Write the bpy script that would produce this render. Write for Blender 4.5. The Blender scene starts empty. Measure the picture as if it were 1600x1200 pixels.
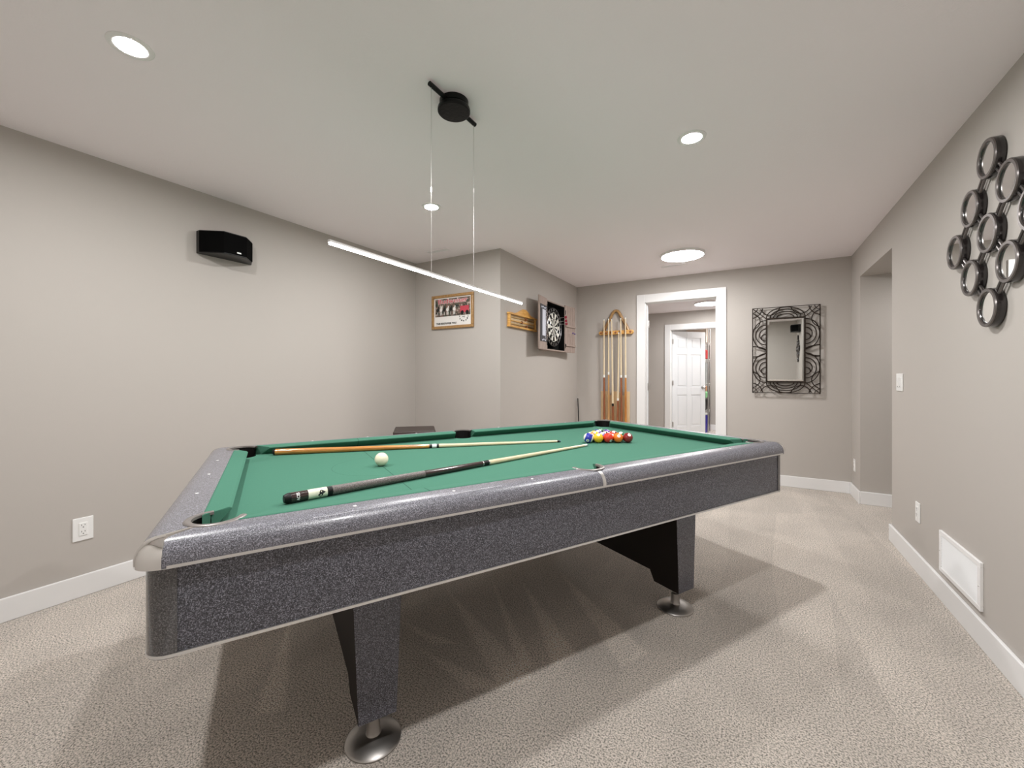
import bpy, bmesh, math, random
from mathutils import Vector, Matrix
random.seed(7)
C = bpy.context.scene.collection
S = bpy.context.scene
PI = math.pi

# ------------------------------------------------------------------ camera
cam_data = bpy.data.cameras.new('camera')
cam_data.sensor_width = 36.0
cam_data.lens = 14.404
cam_data.shift_y = -0.0083
cam_data.clip_start = 0.05
cam = bpy.data.objects.new('camera', cam_data)
cam.location = (0, 0, 1.1727)
cam.rotation_euler = (PI / 2, 0, 0.52614)
C.objects.link(cam)
S.camera = cam

# ------------------------------------------------------------------ world, exposure
wd = bpy.data.worlds.new('world')
S.world = wd
wd.use_nodes = True
wd.node_tree.nodes['Background'].inputs['Color'].default_value = (0.90, 0.95, 1.0, 1)
wd.node_tree.nodes['Background'].inputs['Strength'].default_value = 0.2
S.view_settings.view_transform = 'Standard'
S.view_settings.look = 'None'
S.view_settings.gamma = 1.0
S.view_settings.use_curve_mapping = False
S.view_settings.exposure = 1.13
S.cycles.max_bounces = 12
S.cycles.diffuse_bounces = 8
S.cycles.caustics_reflective = False
S.cycles.sample_clamp_indirect = 6.0
# strengths of the emitting faces (watts per square metre and steradian)
DOWN = 500.0      # recessed downlights
FLUSH = 45.0      # round flush lights
BAR = 30.0        # linear pendant diffuser
LAMP_COLOR = (1.0, 0.985, 0.975)

# ------------------------------------------------------------------ materials
def new_mat(name):
    m = bpy.data.materials.new(name)
    m.use_nodes = True
    nt = m.node_tree
    b = nt.nodes['Principled BSDF']
    return m, nt, b

def N(nt, kind, **kw):
    n = nt.nodes.new(kind)
    for k, v in kw.items():
        if k in n.inputs.keys():
            n.inputs[k].default_value = v
        else:
            setattr(n, k, v)
    return n

def rgba(c):
    return (c[0], c[1], c[2], 1.0)

def mat(name, color, rough=0.5, metal=0.0, coat=0.0, bump=None, vary=None, emit=None, spec=None, sheen=0.0):
    """bump = (scale, strength, distance); vary = (scale, amount)."""
    m, nt, b = new_mat(name)
    b.inputs['Base Color'].default_value = rgba(color)
    b.inputs['Roughness'].default_value = rough
    b.inputs['Metallic'].default_value = metal
    b.inputs['Coat Weight'].default_value = coat
    b.inputs['Coat Roughness'].default_value = 0.06
    b.inputs['Sheen Weight'].default_value = sheen
    if spec is not None:
        b.inputs['Specular IOR Level'].default_value = spec
    if emit:
        b.inputs['Emission Color'].default_value = rgba(emit[0])
        b.inputs['Emission Strength'].default_value = emit[1]
    tc = N(nt, 'ShaderNodeTexCoord')
    if vary:
        n = N(nt, 'ShaderNodeTexNoise', Scale=vary[0], Detail=3.0)
        nt.links.new(tc.outputs['Object'], n.inputs['Vector'])
        r = N(nt, 'ShaderNodeValToRGB')
        r.color_ramp.elements[0].position = 0.3
        r.color_ramp.elements[1].position = 0.7
        r.color_ramp.elements[0].color = rgba([c * (1 - vary[1]) for c in color])
        r.color_ramp.elements[1].color = rgba([min(1, c * (1 + vary[1])) for c in color])
        nt.links.new(n.outputs['Fac'], r.inputs['Fac'])
        nt.links.new(r.outputs['Color'], b.inputs['Base Color'])
    if bump:
        n = N(nt, 'ShaderNodeTexNoise', Scale=bump[0], Detail=2.0)
        nt.links.new(tc.outputs['Object'], n.inputs['Vector'])
        bp = N(nt, 'ShaderNodeBump', Strength=bump[1], Distance=bump[2])
        nt.links.new(n.outputs['Fac'], bp.inputs['Height'])
        nt.links.new(bp.outputs['Normal'], b.inputs['Normal'])
    return m

def wood(name, c0, c1, scale=(1, 1, 12), rough=0.35, coat=0.3, grain=9.0):
    m, nt, b = new_mat(name)
    tc = N(nt, 'ShaderNodeTexCoord')
    mp = N(nt, 'ShaderNodeMapping')
    mp.inputs['Scale'].default_value = scale
    nt.links.new(tc.outputs['Object'], mp.inputs['Vector'])
    n = N(nt, 'ShaderNodeTexNoise', Scale=grain, Detail=6.0, Distortion=0.6)
    nt.links.new(mp.outputs['Vector'], n.inputs['Vector'])
    r = N(nt, 'ShaderNodeValToRGB')
    r.color_ramp.elements[0].position = 0.32
    r.color_ramp.elements[1].position = 0.68
    r.color_ramp.elements[0].color = rgba(c0)
    r.color_ramp.elements[1].color = rgba(c1)
    nt.links.new(n.outputs['Fac'], r.inputs['Fac'])
    nt.links.new(r.outputs['Color'], b.inputs['Base Color'])
    b.inputs['Roughness'].default_value = rough
    b.inputs['Coat Weight'].default_value = coat
    b.inputs['Coat Roughness'].default_value = 0.12
    bp = N(nt, 'ShaderNodeBump', Strength=0.15, Distance=0.001)
    nt.links.new(n.outputs['Fac'], bp.inputs['Height'])
    nt.links.new(bp.outputs['Normal'], b.inputs['Normal'])
    return m

def granite(name, dark, mid, light, rough=0.3, coat=0.5, scale=330.0):
    m, nt, b = new_mat(name)
    tc = N(nt, 'ShaderNodeTexCoord')
    n = N(nt, 'ShaderNodeTexNoise', Scale=scale, Detail=2.0, Roughness=0.7)
    nt.links.new(tc.outputs['Object'], n.inputs['Vector'])
    r = N(nt, 'ShaderNodeValToRGB')
    e = r.color_ramp.elements
    e[0].position = 0.36; e[0].color = rgba(dark)
    e[1].position = 0.52; e[1].color = rgba(mid)
    e2 = e.new(0.66); e2.color = rgba(light)
    nt.links.new(n.outputs['Fac'], r.inputs['Fac'])
    nt.links.new(r.outputs['Color'], b.inputs['Base Color'])
    b.inputs['Roughness'].default_value = rough
    b.inputs['Coat Weight'].default_value = coat
    b.inputs['Coat Roughness'].default_value = 0.05
    return m

STROKES = [((-1.095, 2.019), (-0.685, 1.517), (-0.63, 1.63)), ((-1.422, 1.755), (-0.804, 1.295), (-0.725, 1.42)), ((-0.956, 2.232), (-0.447, 1.64), (-0.369, 1.79)),
           ((-1.447, 1.425), (-1.197, 1.368), (-1.107, 1.43)), ((-1.221, 1.32), (-0.911, 1.24), (-0.783, 1.319)), ((-1.95, 1.2), (-1.48, 0.776), (-1.409, 0.843)),
           ((-1.255, 1.95), (-0.80, 1.42), (-0.75, 1.47))]
def carpet_mat():
    m, nt, b = new_mat('carpet')
    tc = N(nt, 'ShaderNodeTexCoord')
    n = N(nt, 'ShaderNodeTexNoise', Scale=170.0, Detail=3.0, Roughness=0.8)
    nt.links.new(tc.outputs['Object'], n.inputs['Vector'])
    r = N(nt, 'ShaderNodeValToRGB')
    e = r.color_ramp.elements
    e[0].position = 0.405; e[0].color = (0.17, 0.155, 0.12, 1)
    e[1].position = 0.585; e[1].color = (0.97, 0.87, 0.80, 1)
    k = e.new(0.485); k.color = (0.68, 0.61, 0.53, 1)
    nt.links.new(n.outputs['Fac'], r.inputs['Fac'])
    # brushed pile: soft patches and vacuum strokes
    big = N(nt, 'ShaderNodeTexNoise', Scale=2.4, Detail=3.0, Distortion=0.5)
    nt.links.new(tc.outputs['Object'], big.inputs['Vector'])
    mp = N(nt, 'ShaderNodeMapping')
    mp.inputs['Rotation'].default_value = (0, 0, -0.33)
    mp.inputs['Scale'].default_value = (5.2, 0.55, 1)
    nt.links.new(tc.outputs['Object'], mp.inputs['Vector'])
    st = N(nt, 'ShaderNodeTexVoronoi', Scale=1.0)
    st.feature = 'F1'
    nt.links.new(mp.outputs['Vector'], st.inputs['Vector'])
    sep = N(nt, 'ShaderNodeSeparateColor')
    nt.links.new(st.outputs['Color'], sep.inputs['Color'])
    m1 = N(nt, 'ShaderNodeMapRange')
    m1.inputs['From Min'].default_value = 0.0; m1.inputs['From Max'].default_value = 1.0
    m1.inputs['To Min'].default_value = 0.93; m1.inputs['To Max'].default_value = 1.07
    nt.links.new(sep.outputs['Red'], m1.inputs['Value'])
    m2 = N(nt, 'ShaderNodeMapRange')
    m2.inputs['From Min'].default_value = 0.3; m2.inputs['From Max'].default_value = 0.7
    m2.inputs['To Min'].default_value = 0.9; m2.inputs['To Max'].default_value = 1.1
    nt.links.new(big.outputs['Fac'], m2.inputs['Value'])
    mu = N(nt, 'ShaderNodeMath', operation='MULTIPLY')
    nt.links.new(m1.outputs['Result'], mu.inputs[0])
    nt.links.new(m2.outputs['Result'], mu.inputs[1])
    # wedge-shaped vacuum strokes where the pile lies the other way
    geo = N(nt, 'ShaderNodeSeparateXYZ'); nt.links.new(tc.outputs['Object'], geo.inputs[0])
    wob = N(nt, 'ShaderNodeTexNoise', Scale=9.0, Detail=2.0); nt.links.new(tc.outputs['Object'], wob.inputs['Vector'])
    total = None
    for tri in STROKES:
        cxm = sum(p[0] for p in tri) / 3; cym = sum(p[1] for p in tri) / 3
        inside_ = None
        for k in range(3):
            (xa, ya), (xb, yb) = tri[k], tri[(k + 1) % 3]
            a_, b_ = -(yb - ya), (xb - xa)
            l_ = math.hypot(a_, b_); a_ /= l_; b_ /= l_
            c_ = -(a_ * xa + b_ * ya)
            if a_ * cxm + b_ * cym + c_ < 0: a_, b_, c_ = -a_, -b_, -c_
            m_a = N(nt, 'ShaderNodeMath', operation='MULTIPLY_ADD'); nt.links.new(geo.outputs['X'], m_a.inputs[0]); m_a.inputs[1].default_value = a_; m_a.inputs[2].default_value = c_
            m_b = N(nt, 'ShaderNodeMath', operation='MULTIPLY_ADD'); nt.links.new(geo.outputs['Y'], m_b.inputs[0]); m_b.inputs[1].default_value = b_; nt.links.new(m_a.outputs[0], m_b.inputs[2])
            if inside_ is None: inside_ = m_b
            else:
                mn = N(nt, 'ShaderNodeMath', operation='MINIMUM'); nt.links.new(inside_.outputs[0], mn.inputs[0]); nt.links.new(m_b.outputs[0], mn.inputs[1]); inside_ = mn
        if total is None: total = inside_
        else:
            mx_ = N(nt, 'ShaderNodeMath', operation='MAXIMUM'); nt.links.new(total.outputs[0], mx_.inputs[0]); nt.links.new(inside_.outputs[0], mx_.inputs[1]); total = mx_
    wo = N(nt, 'ShaderNodeMath', operation='MULTIPLY_ADD'); nt.links.new(wob.outputs['Fac'], wo.inputs[0]); wo.inputs[1].default_value = 0.02; nt.links.new(total.outputs[0], wo.inputs[2])
    m3 = N(nt, 'ShaderNodeMapRange')
    m3.inputs['From Min'].default_value = 0.0; m3.inputs['From Max'].default_value = 0.022
    m3.inputs['To Min'].default_value = 1.0; m3.inputs['To Max'].default_value = 1.27
    nt.links.new(wo.outputs[0], m3.inputs['Value'])
    mu3 = N(nt, 'ShaderNodeMath', operation='MULTIPLY'); nt.links.new(mu.outputs[0], mu3.inputs[0]); nt.links.new(m3.outputs['Result'], mu3.inputs[1]); mu = mu3
    vm = N(nt, 'ShaderNodeVectorMath', operation='SCALE')
    nt.links.new(r.outputs['Color'], vm.inputs[0])
    nt.links.new(mu.outputs['Value'], vm.inputs['Scale'])
    nt.links.new(vm.outputs['Vector'], b.inputs['Base Color'])
    b.inputs['Roughness'].default_value = 1.0
    b.inputs['Specular IOR Level'].default_value = 0.1
    b.inputs['Sheen Weight'].default_value = 0.25
    b2 = N(nt, 'ShaderNodeBump', Strength=0.9, Distance=0.012)
    nt.links.new(n.outputs['Fac'], b2.inputs['Height'])
    nt.links.new(b2.outputs['Normal'], b.inputs['Normal'])
    return m

def cloth_mat():
    """green felt with the head string line and the faint arc drawn on it (object coordinates = table coordinates)"""
    m, nt, b = new_mat('green_felt')
    tc = N(nt, 'ShaderNodeTexCoord')
    n = N(nt, 'ShaderNodeTexNoise', Scale=420.0, Detail=2.0)
    nt.links.new(tc.outputs['Object'], n.inputs['Vector'])
    r = N(nt, 'ShaderNodeValToRGB')
    r.color_ramp.elements[0].color = (0.050, 0.150, 0.103, 1)
    r.color_ramp.elements[1].color = (0.068, 0.195, 0.138, 1)
    nt.links.new(n.outputs['Fac'], r.inputs['Fac'])
    sx = N(nt, 'ShaderNodeSeparateXYZ')
    nt.links.new(tc.outputs['Object'], sx.inputs[0])
    def math_(op, a, c):
        q = N(nt, 'ShaderNodeMath', operation=op)
        for i, v in enumerate((a, c)):
            if v is None: continue
            if isinstance(v, (int, float)): q.inputs[i].default_value = v
            else: nt.links.new(v, q.inputs[i])
        return q.outputs[0]
    dx = math_('ADD', sx.outputs['X'], 0.646)
    line = math_('LESS_THAN', math_('ABSOLUTE', dx, None), 0.0016)
    dy = math_('SUBTRACT', sx.outputs['Y'], 0.03)
    rad = math_('SQRT', math_('ADD', math_('MULTIPLY', dx, dx), math_('MULTIPLY', dy, dy)), None)
    ring = math_('LESS_THAN', math_('ABSOLUTE', math_('SUBTRACT', rad, 0.2), None), 0.0011)
    ring = math_('MULTIPLY', ring, math_('LESS_THAN', dx, 0.0))
    fac = math_('MAXIMUM', math_('MULTIPLY', line, 0.75), math_('MULTIPLY', ring, 0.45))
    mix = N(nt, 'ShaderNodeMix', data_type='RGBA')
    nt.links.new(fac, mix.inputs[0])
    nt.links.new(r.outputs['Color'], mix.inputs[6])
    mix.inputs[7].default_value = (0.012, 0.05, 0.035, 1)
    nt.links.new(mix.outputs[2], b.inputs['Base Color'])
    b.inputs['Roughness'].default_value = 0.95
    b.inputs['Specular IOR Level'].default_value = 0.15
    b.inputs['Sheen Weight'].default_value = 0.0
    b.inputs['Sheen Roughness'].default_value = 0.4
    return m

M = {}
M['wall'] = mat('wall_paint', (0.47, 0.44, 0.41), 0.7, bump=(260, 0.08, 0.002), spec=0.3)
M['ceil'] = mat('ceiling_paint', (0.92, 0.875, 0.90), 0.9, bump=(160, 0.25, 0.003), spec=0.1)
M['trim'] = mat('white_trim_paint', (0.80, 0.80, 0.80), 0.35)
M['door'] = mat('white_door_paint', (0.76, 0.78, 0.80), 0.4)
M['white'] = mat('white_plastic', (0.82, 0.82, 0.81), 0.3)
M['slot'] = mat('dark_slot', (0.06, 0.06, 0.06), 0.5)
M['ventwhite'] = mat('vent_enamel', (0.84, 0.84, 0.84), 0.35)
M['carpet'] = carpet_mat()
M['black'] = mat('black_plastic', (0.006, 0.006, 0.006), 0.35, spec=0.3)
M['blackmetal'] = mat('black_powder_coat', (0.005, 0.005, 0.005), 0.35, bump=(90, 0.5, 0.002), spec=0.2)
M['blackcloth'] = mat('speaker_grille_cloth', (0.003, 0.003, 0.003), 0.9, bump=(900, 0.6, 0.001), spec=0.05)
M['steel'] = mat('brushed_steel', (0.62, 0.61, 0.60), 0.28, 1.0)
M['alu'] = mat('aluminium_strip', (0.72, 0.71, 0.70), 0.32, 0.85)
M['chrome'] = mat('chrome', (0.80, 0.79, 0.78), 0.05, 1.0)
M['mirror'] = mat('mirror_glass', (0.86, 0.88, 0.87), 0.01, 1.0)
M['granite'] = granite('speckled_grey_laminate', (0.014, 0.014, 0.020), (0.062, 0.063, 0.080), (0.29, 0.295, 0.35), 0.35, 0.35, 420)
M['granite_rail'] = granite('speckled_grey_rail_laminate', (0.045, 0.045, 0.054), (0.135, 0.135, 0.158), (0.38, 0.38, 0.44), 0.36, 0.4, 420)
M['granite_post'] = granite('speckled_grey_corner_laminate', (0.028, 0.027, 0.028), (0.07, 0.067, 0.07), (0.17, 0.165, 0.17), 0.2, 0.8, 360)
M['darkboard'] = mat('dark_underside_board', (0.016, 0.012, 0.010), 0.7, spec=0.2)
M['felt'] = cloth_mat()
M['leather'] = mat('black_pocket_leather', (0.006, 0.005, 0.005), 0.6, bump=(120, 0.4, 0.002), spec=0.2)
M['ring'] = mat('grey_pocket_ring', (0.22, 0.20, 0.19), 0.35, 0.4)
M['pearl'] = mat('rail_sight_inlay', (0.85, 0.85, 0.85), 0.25)
M['foot'] = mat('satin_nickel_foot', (0.42, 0.40, 0.38), 0.38, 1.0)
M['cream'] = mat('cream_ball', (0.82, 0.76, 0.58), 0.12, coat=0.6)
M['rubber'] = mat('black_rubber', (0.006, 0.006, 0.006), 0.5, spec=0.3)
M['maple'] = wood('pale_maple', (0.66, 0.53, 0.34), (0.80, 0.69, 0.49), (14, 14, 1), 0.3, 0.4)
M['orangewood'] = wood('varnished_orange_wood', (0.36, 0.13, 0.022), (0.62, 0.28, 0.07), (16, 16, 1), 0.25, 0.6)
M['redwood'] = wood('red_brown_wood', (0.20, 0.06, 0.022), (0.34, 0.12, 0.045), (16, 16, 1), 0.3, 0.4)
M['tanwood'] = wood('tan_wood', (0.42, 0.22, 0.08), (0.58, 0.35, 0.16), (16, 16, 1), 0.3, 0.4)
M['palewood'] = wood('pale_pine', (0.62, 0.44, 0.24), (0.76, 0.58, 0.36), (10, 10, 1), 0.45, 0.1)
M['oak'] = wood('golden_oak', (0.28, 0.15, 0.055), (0.44, 0.26, 0.10), (8, 8, 8), 0.4, 0.3)
M['honey'] = wood('honey_wood', (0.55, 0.26, 0.05), (0.78, 0.46, 0.14), (2, 2, 10), 0.35, 0.3)
M['drift'] = wood('grey_brown_driftwood', (0.24, 0.185, 0.16), (0.40, 0.32, 0.28), (14, 14, 1.2), 0.7, 0.0)
M['driftdark'] = wood('dark_driftwood', (0.10, 0.08, 0.065), (0.17, 0.13, 0.11), (14, 14, 1.2), 0.7, 0.0)
M['linen'] = granite('irish_linen_wrap', (0.02, 0.015, 0.014), (0.10, 0.08, 0.075), (0.36, 0.33, 0.32), 0.5, 0.1, 700)
M['darkbutt'] = mat('dark_glossy_butt', (0.028, 0.012, 0.012), 0.15, coat=0.8)
M['ivory'] = mat('ivory_sleeve', (0.74, 0.74, 0.60), 0.25, coat=0.4, vary=(60, 0.06))
M['ink'] = mat('black_ink', (0.01, 0.01, 0.01), 0.4)
M['ferrule'] = mat('white_ferrule', (0.85, 0.85, 0.80), 0.3)
M['tip'] = mat('cue_tip_leather', (0.08, 0.14, 0.18), 0.9)
M['brownleather'] = mat('dark_brown_leather', (0.045, 0.030, 0.026), 0.4, bump=(80, 0.3, 0.002))
M['wrought'] = mat('dark_bronze_wire', (0.035, 0.026, 0.020), 0.35, 0.7)
M['gunmetal'] = mat('gunmetal_rim', (0.20, 0.185, 0.18), 0.3, 0.9)
M['dkrim'] = mat('black_lacquer_rim', (0.015, 0.012, 0.012), 0.2, coat=0.6)
M['paper'] = mat('poster_paper', (0.80, 0.78, 0.75), 0.5)
M['redink'] = mat('poster_red_ink', (0.55, 0.06, 0.09), 0.5)
M['boardblack'] = mat('sisal_black', (0.007, 0.007, 0.007), 0.9, spec=0.1)
M['boardwhite'] = mat('sisal_cream', (0.78, 0.77, 0.70), 0.8)
M['wire'] = mat('silver_wire', (0.6, 0.6, 0.62), 0.3, 1.0)
M['redflight'] = mat('red_flight', (0.40, 0.02, 0.05), 0.4)
M['purpleflight'] = mat('purple_flight', (0.16, 0.10, 0.32), 0.4)
M['chalkboard'] = mat('chalkboard', (0.05, 0.05, 0.06), 0.6)
M['chalk'] = mat('chalk_marks', (0.60, 0.62, 0.70), 0.8)
M['brass'] = mat('brass', (0.72, 0.50, 0.22), 0.3, 1.0)
M['bluebin'] = mat('blue_plastic', (0.06, 0.045, 0.42), 0.35)
M['redcloth'] = mat('red_fabric', (0.55, 0.05, 0.05), 0.8)
M['greenbag'] = mat('green_bag', (0.25, 0.60, 0.28), 0.5)
M['orangebag'] = mat('orange_brown_bag', (0.55, 0.27, 0.12), 0.5)
M['cardboard'] = mat('pale_cardboard', (0.62, 0.50, 0.40), 0.8)
M['greybin'] = mat('translucent_grey_plastic', (0.36, 0.38, 0.37), 0.25)
M['wirewhite'] = mat('white_wire_shelf', (0.78, 0.77, 0.75), 0.4)
M['down_emit'] = mat('downlight_lens', (1, 1, 1), 0.5, emit=(LAMP_COLOR, DOWN))
M['flush_emit'] = mat('flush_light_lens', (1, 1, 1), 0.5, emit=(LAMP_COLOR, FLUSH))
M['fill_emit'] = mat('passage_fill_lens', (1, 1, 1), 0.5, emit=(LAMP_COLOR, 9.0))  # glow of the added fill lamp in the passage
M['bar_emit'] = mat('linear_diffuser', (1, 1, 1), 0.5, emit=((1.0, 0.97, 0.94), BAR))

# ------------------------------------------------------------------ mesh helpers
def box(bm, a, b, mi=0):
    x0, y0, z0 = a; x1, y1, z1 = b
    v = [bm.verts.new(p) for p in ((x0, y0, z0), (x1, y0, z0), (x1, y1, z0), (x0, y1, z0),
                                   (x0, y0, z1), (x1, y0, z1), (x1, y1, z1), (x0, y1, z1))]
    for f in ((0, 3, 2, 1), (4, 5, 6, 7), (0, 1, 5, 4), (1, 2, 6, 5), (2, 3, 7, 6), (3, 0, 4, 7)):
        bm.faces.new([v[i] for i in f]).material_index = mi
    return v

def prism(bm, poly, c0, c1, axes='xyz', mi=0):
    """polygon (a, b) extruded along c; axes names which world axis a, b, c go to, e.g. 'yzx'."""
    def P(a, b, c):
        d = {axes[0]: a, axes[1]: b, axes[2]: c}
        return (d['x'], d['y'], d['z'])
    lo = [bm.verts.new(P(a, b, c0)) for a, b in poly]
    hi = [bm.verts.new(P(a, b, c1)) for a, b in poly]
    n = len(poly)
    fs = [bm.faces.new(lo[::-1]), bm.faces.new(hi)]
    for i in range(n):
        fs.append(bm.faces.new((lo[i], lo[(i + 1) % n], hi[(i + 1) % n], hi[i])))
    for f in fs: f.material_index = mi
    return fs

def lathe(bm, prof, origin=(0, 0, 0), axis='z', n=32, mi=0, close=False, arc=None):
    """prof = [(radius, height)]; spins around axis through origin."""
    o = Vector(origin)
    if isinstance(axis, str):
        w = {'x': Vector((1, 0, 0)), 'y': Vector((0, 1, 0)), 'z': Vector((0, 0, 1))}[axis]
    else:
        w = Vector(axis).normalized()
    u = w.orthogonal().normalized() if abs(w.z) < 0.99 else Vector((1, 0, 0))
    v = w.cross(u)
    full = arc is None
    a0, a1 = (0, 2 * PI) if full else arc
    m = n if full else n + 1
    rows = []
    for r, h in prof:
        if r < 1e-6:
            rows.append([bm.verts.new(o + w * h)] * m)
        else:
            rows.append([bm.verts.new(o + w * h + (u * math.cos(a0 + (a1 - a0) * k / n) + v * math.sin(a0 + (a1 - a0) * k / n)) * r) for k in range(m)])
    pairs = list(zip(rows, rows[1:])) + ([(rows[-1], rows[0])] if close else [])
    for A, B in pairs:
        for k in range(m if full else m - 1):
            q = [A[k], A[(k + 1) % m], B[(k + 1) % m], B[k]]
            q = [x for i, x in enumerate(q) if x not in q[:i]]
            if len(q) >= 3:
                try: bm.faces.new(q).material_index = mi
                except ValueError: pass

def tube(bm, pts, r, n=8, closed=False, mi=0):
    pts = [Vector(p) for p in pts]
    rings = []
    L = len(pts)
    rr = r if isinstance(r, (list, tuple)) else [r] * L
    up = None
    for i, p in enumerate(pts):
        a = pts[(i - 1) % L] if (closed or i > 0) else pts[i]
        b = pts[(i + 1) % L] if (closed or i < L - 1) else pts[i]
        t = (b - a).normalized()
        if up is None:
            up = t.orthogonal().normalized()
        up = (up - t * up.dot(t)).normalized()
        s = t.cross(up)
        rings.append([bm.verts.new(p + (up * math.cos(2 * PI * k / n) + s * math.sin(2 * PI * k / n)) * rr[i]) for k in range(n)])
    seq = list(zip(rings, rings[1:])) + ([(rings[-1], rings[0])] if closed else [])
    for A, B in seq:
        for k in range(n):
            bm.faces.new((A[k], A[(k + 1) % n], B[(k + 1) % n], B[k])).material_index = mi
    if not closed:
        bm.faces.new(rings[0][::-1]).material_index = mi
        bm.faces.new(rings[-1]).material_index = mi

def finish(name, bm, mats, parent=None, loc=None, rotz=None, bevel=0.0, smooth=None, seg=2):
    bmesh.ops.recalc_face_normals(bm, faces=bm.faces)
    me = bpy.data.meshes.new(name)
    bm.to_mesh(me); bm.free()
    if not isinstance(mats, (list, tuple)): mats = [mats]
    for q in mats: me.materials.append(q)
    if smooth:
        me.shade_smooth()
        me.set_sharp_from_angle(angle=math.radians(smooth))
    o = bpy.data.objects.new(name, me)
    C.objects.link(o)
    if parent: o.parent = parent
    if loc: o.location = loc
    if rotz: o.rotation_euler = (0, 0, rotz)
    if bevel:
        md = o.modifiers.new('bevel', 'BEVEL')
        md.width = bevel; md.segments = seg; md.limit_method = 'ANGLE'; md.angle_limit = math.radians(35)
    return o

def new(): return bmesh.new()

def thing(name, label, cat, loc=(0, 0, 0), rotz=0.0, group=None):
    o = bpy.data.objects.new(name, None); C.objects.link(o)
    o.empty_display_size = 0.05
    o.location = loc; o.rotation_euler = (0, 0, rotz)
    o['label'] = label; o['category'] = cat
    if group: o['group'] = group
    return o

def tag(o, label, cat, group=None):
    o['label'] = label; o['category'] = cat
    if group: o['group'] = group
    return o

def struct(o):
    o['kind'] = 'structure'
    return o

def sbox(name, boxes, m, bevel=0.0):
    bm = new()
    for a, b in boxes: box(bm, a, b)
    return struct(finish(name, bm, m, bevel=bevel))

def pbox(name, a, b, m, parent, bevel=0.0, smooth=None):
    bm = new(); box(bm, a, b)
    return finish(name, bm, m, parent, bevel=bevel, smooth=smooth)

def copy_tree(o, parent=None):
    c = o.copy(); C.objects.link(c); c.parent = parent
    for ch in list(o.children): copy_tree(ch, c)
    return c

def text_mesh(body, size, extrude=0.0, bold=0.0):
    cu = bpy.data.curves.new('lettering', 'FONT')
    cu.body = body; cu.size = size; cu.align_x = 'CENTER'; cu.align_y = 'CENTER'
    cu.extrude = extrude; cu.offset = bold; cu.resolution_u = 3
    ob = bpy.data.objects.new('lettering', cu)
    C.objects.link(ob)
    dg = bpy.context.evaluated_depsgraph_get(); dg.update()
    me = bpy.data.meshes.new_from_object(ob.evaluated_get(dg))
    bpy.data.objects.remove(ob); bpy.data.curves.remove(cu)
    vs = [v.co.copy() for v in me.vertices]
    fs = [tuple(p.vertices) for p in me.polygons]
    bpy.data.meshes.remove(me)
    return vs, fs

def add_raw(bm, vs, fs, fn, mi=0):
    vv = [bm.verts.new(fn(v)) for v in vs]
    for f in fs:
        try: bm.faces.new([vv[i] for i in f]).material_index = mi
        except ValueError: pass

def cut(objs, cutters):
    """subtract cutter meshes for good"""
    for o in objs:
        mods = []
        for k in cutters:
            md = o.modifiers.new('cut', 'BOOLEAN')
            md.operation = 'DIFFERENCE'; md.solver = 'EXACT'; md.object = k
            mods.append(md)
    bpy.context.view_layer.update()
    dg = bpy.context.evaluated_depsgraph_get(); dg.update()
    for o in objs:
        me = bpy.data.meshes.new_from_object(o.evaluated_get(dg))
        o.modifiers.clear()
        o.data = me
    for k in cutters: bpy.data.objects.remove(k)

# ------------------------------------------------------------------ room (camera stands at x=0, y=0)
H = 2.36
XL, XR = -3.072, 0.872
YB = -0.42
YP = 3.252          # alcove wall with the poster
XB = -2.015         # wall with the dartboard
YF = 5.209          # far wall
YO0, YO1 = 3.87, 4.84   # opening in the right wall
T = 0.12
HD = 2.07           # head height of the far doorway
DX0, DX1 = -1.121, -0.33
YH = 8.17           # far wall of the hall
YS = 9.8

sbox('floor', [((-4.2, YB - T, -0.1), (3.2, YS + T, 0))], M['carpet'])
sbox('ceiling', [((-4.2, YB - T, H), (3.2, YS + T, H + 0.1))], M['ceil'])
sbox('wall_left', [((XL - T, YB - T, 0), (XL, YP + T, H))], M['wall'])
sbox('wall_back', [((XL - T, YB - T, 0), (XR + T, YB, H))], M['wall'])
sbox('wall_alcove', [((XL - T, YP, 0), (XB, YF + T, H))], M['wall'])
sbox('wall_far', [((XB, YF, 0), (DX0 - 0.012, YF + T, H)), ((DX1 + 0.012, YF, 0), (XR, YF + T, H)),
                  ((DX0 - 0.012, YF, HD + 0.012), (DX1 + 0.012, YF + T, H))], M['wall'])
sbox('wall_right', [((XR, YB, 0), (XR + T, YO0, H)), ((XR, YO1, 0), (3.1, YF + T, H)),
                    ((XR, YO0, 2.08), (3.1, YO1, H))], M['wall'])
sbox('wall_passage', [((XR + T, YO0 - T, 0), (3.1, YO0, H)), ((3.0, YO0, 0), (3.1, YO1, 2.08))], M['wall'])
# hall and storage room beyond the doorway
E0, E1 = -1.295, -0.485
sbox('wall_hall', [((-2.7, YH, 0), (E0 - 0.012, YH + T, H)), ((E1 + 0.012, YH, 0), (0.9, YH + T, H)),
                   ((E0 - 0.012, YH, 2.042), (E1 + 0.012, YH + T, H)),
                   ((-2.7, YF + T, 0), (-2.58, YH, H)), ((0.78, YF + T, 0), (0.9, YH, H))], M['wall'])
sbox('wall_storage', [((-2.3, YS, 0), (0.5, YS + T, H)), ((-2.3, YH + T, 0), (-2.18, YS, H)), ((0.38, YH + T, 0), (0.5, YS, H))], M['wall'])

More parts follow.
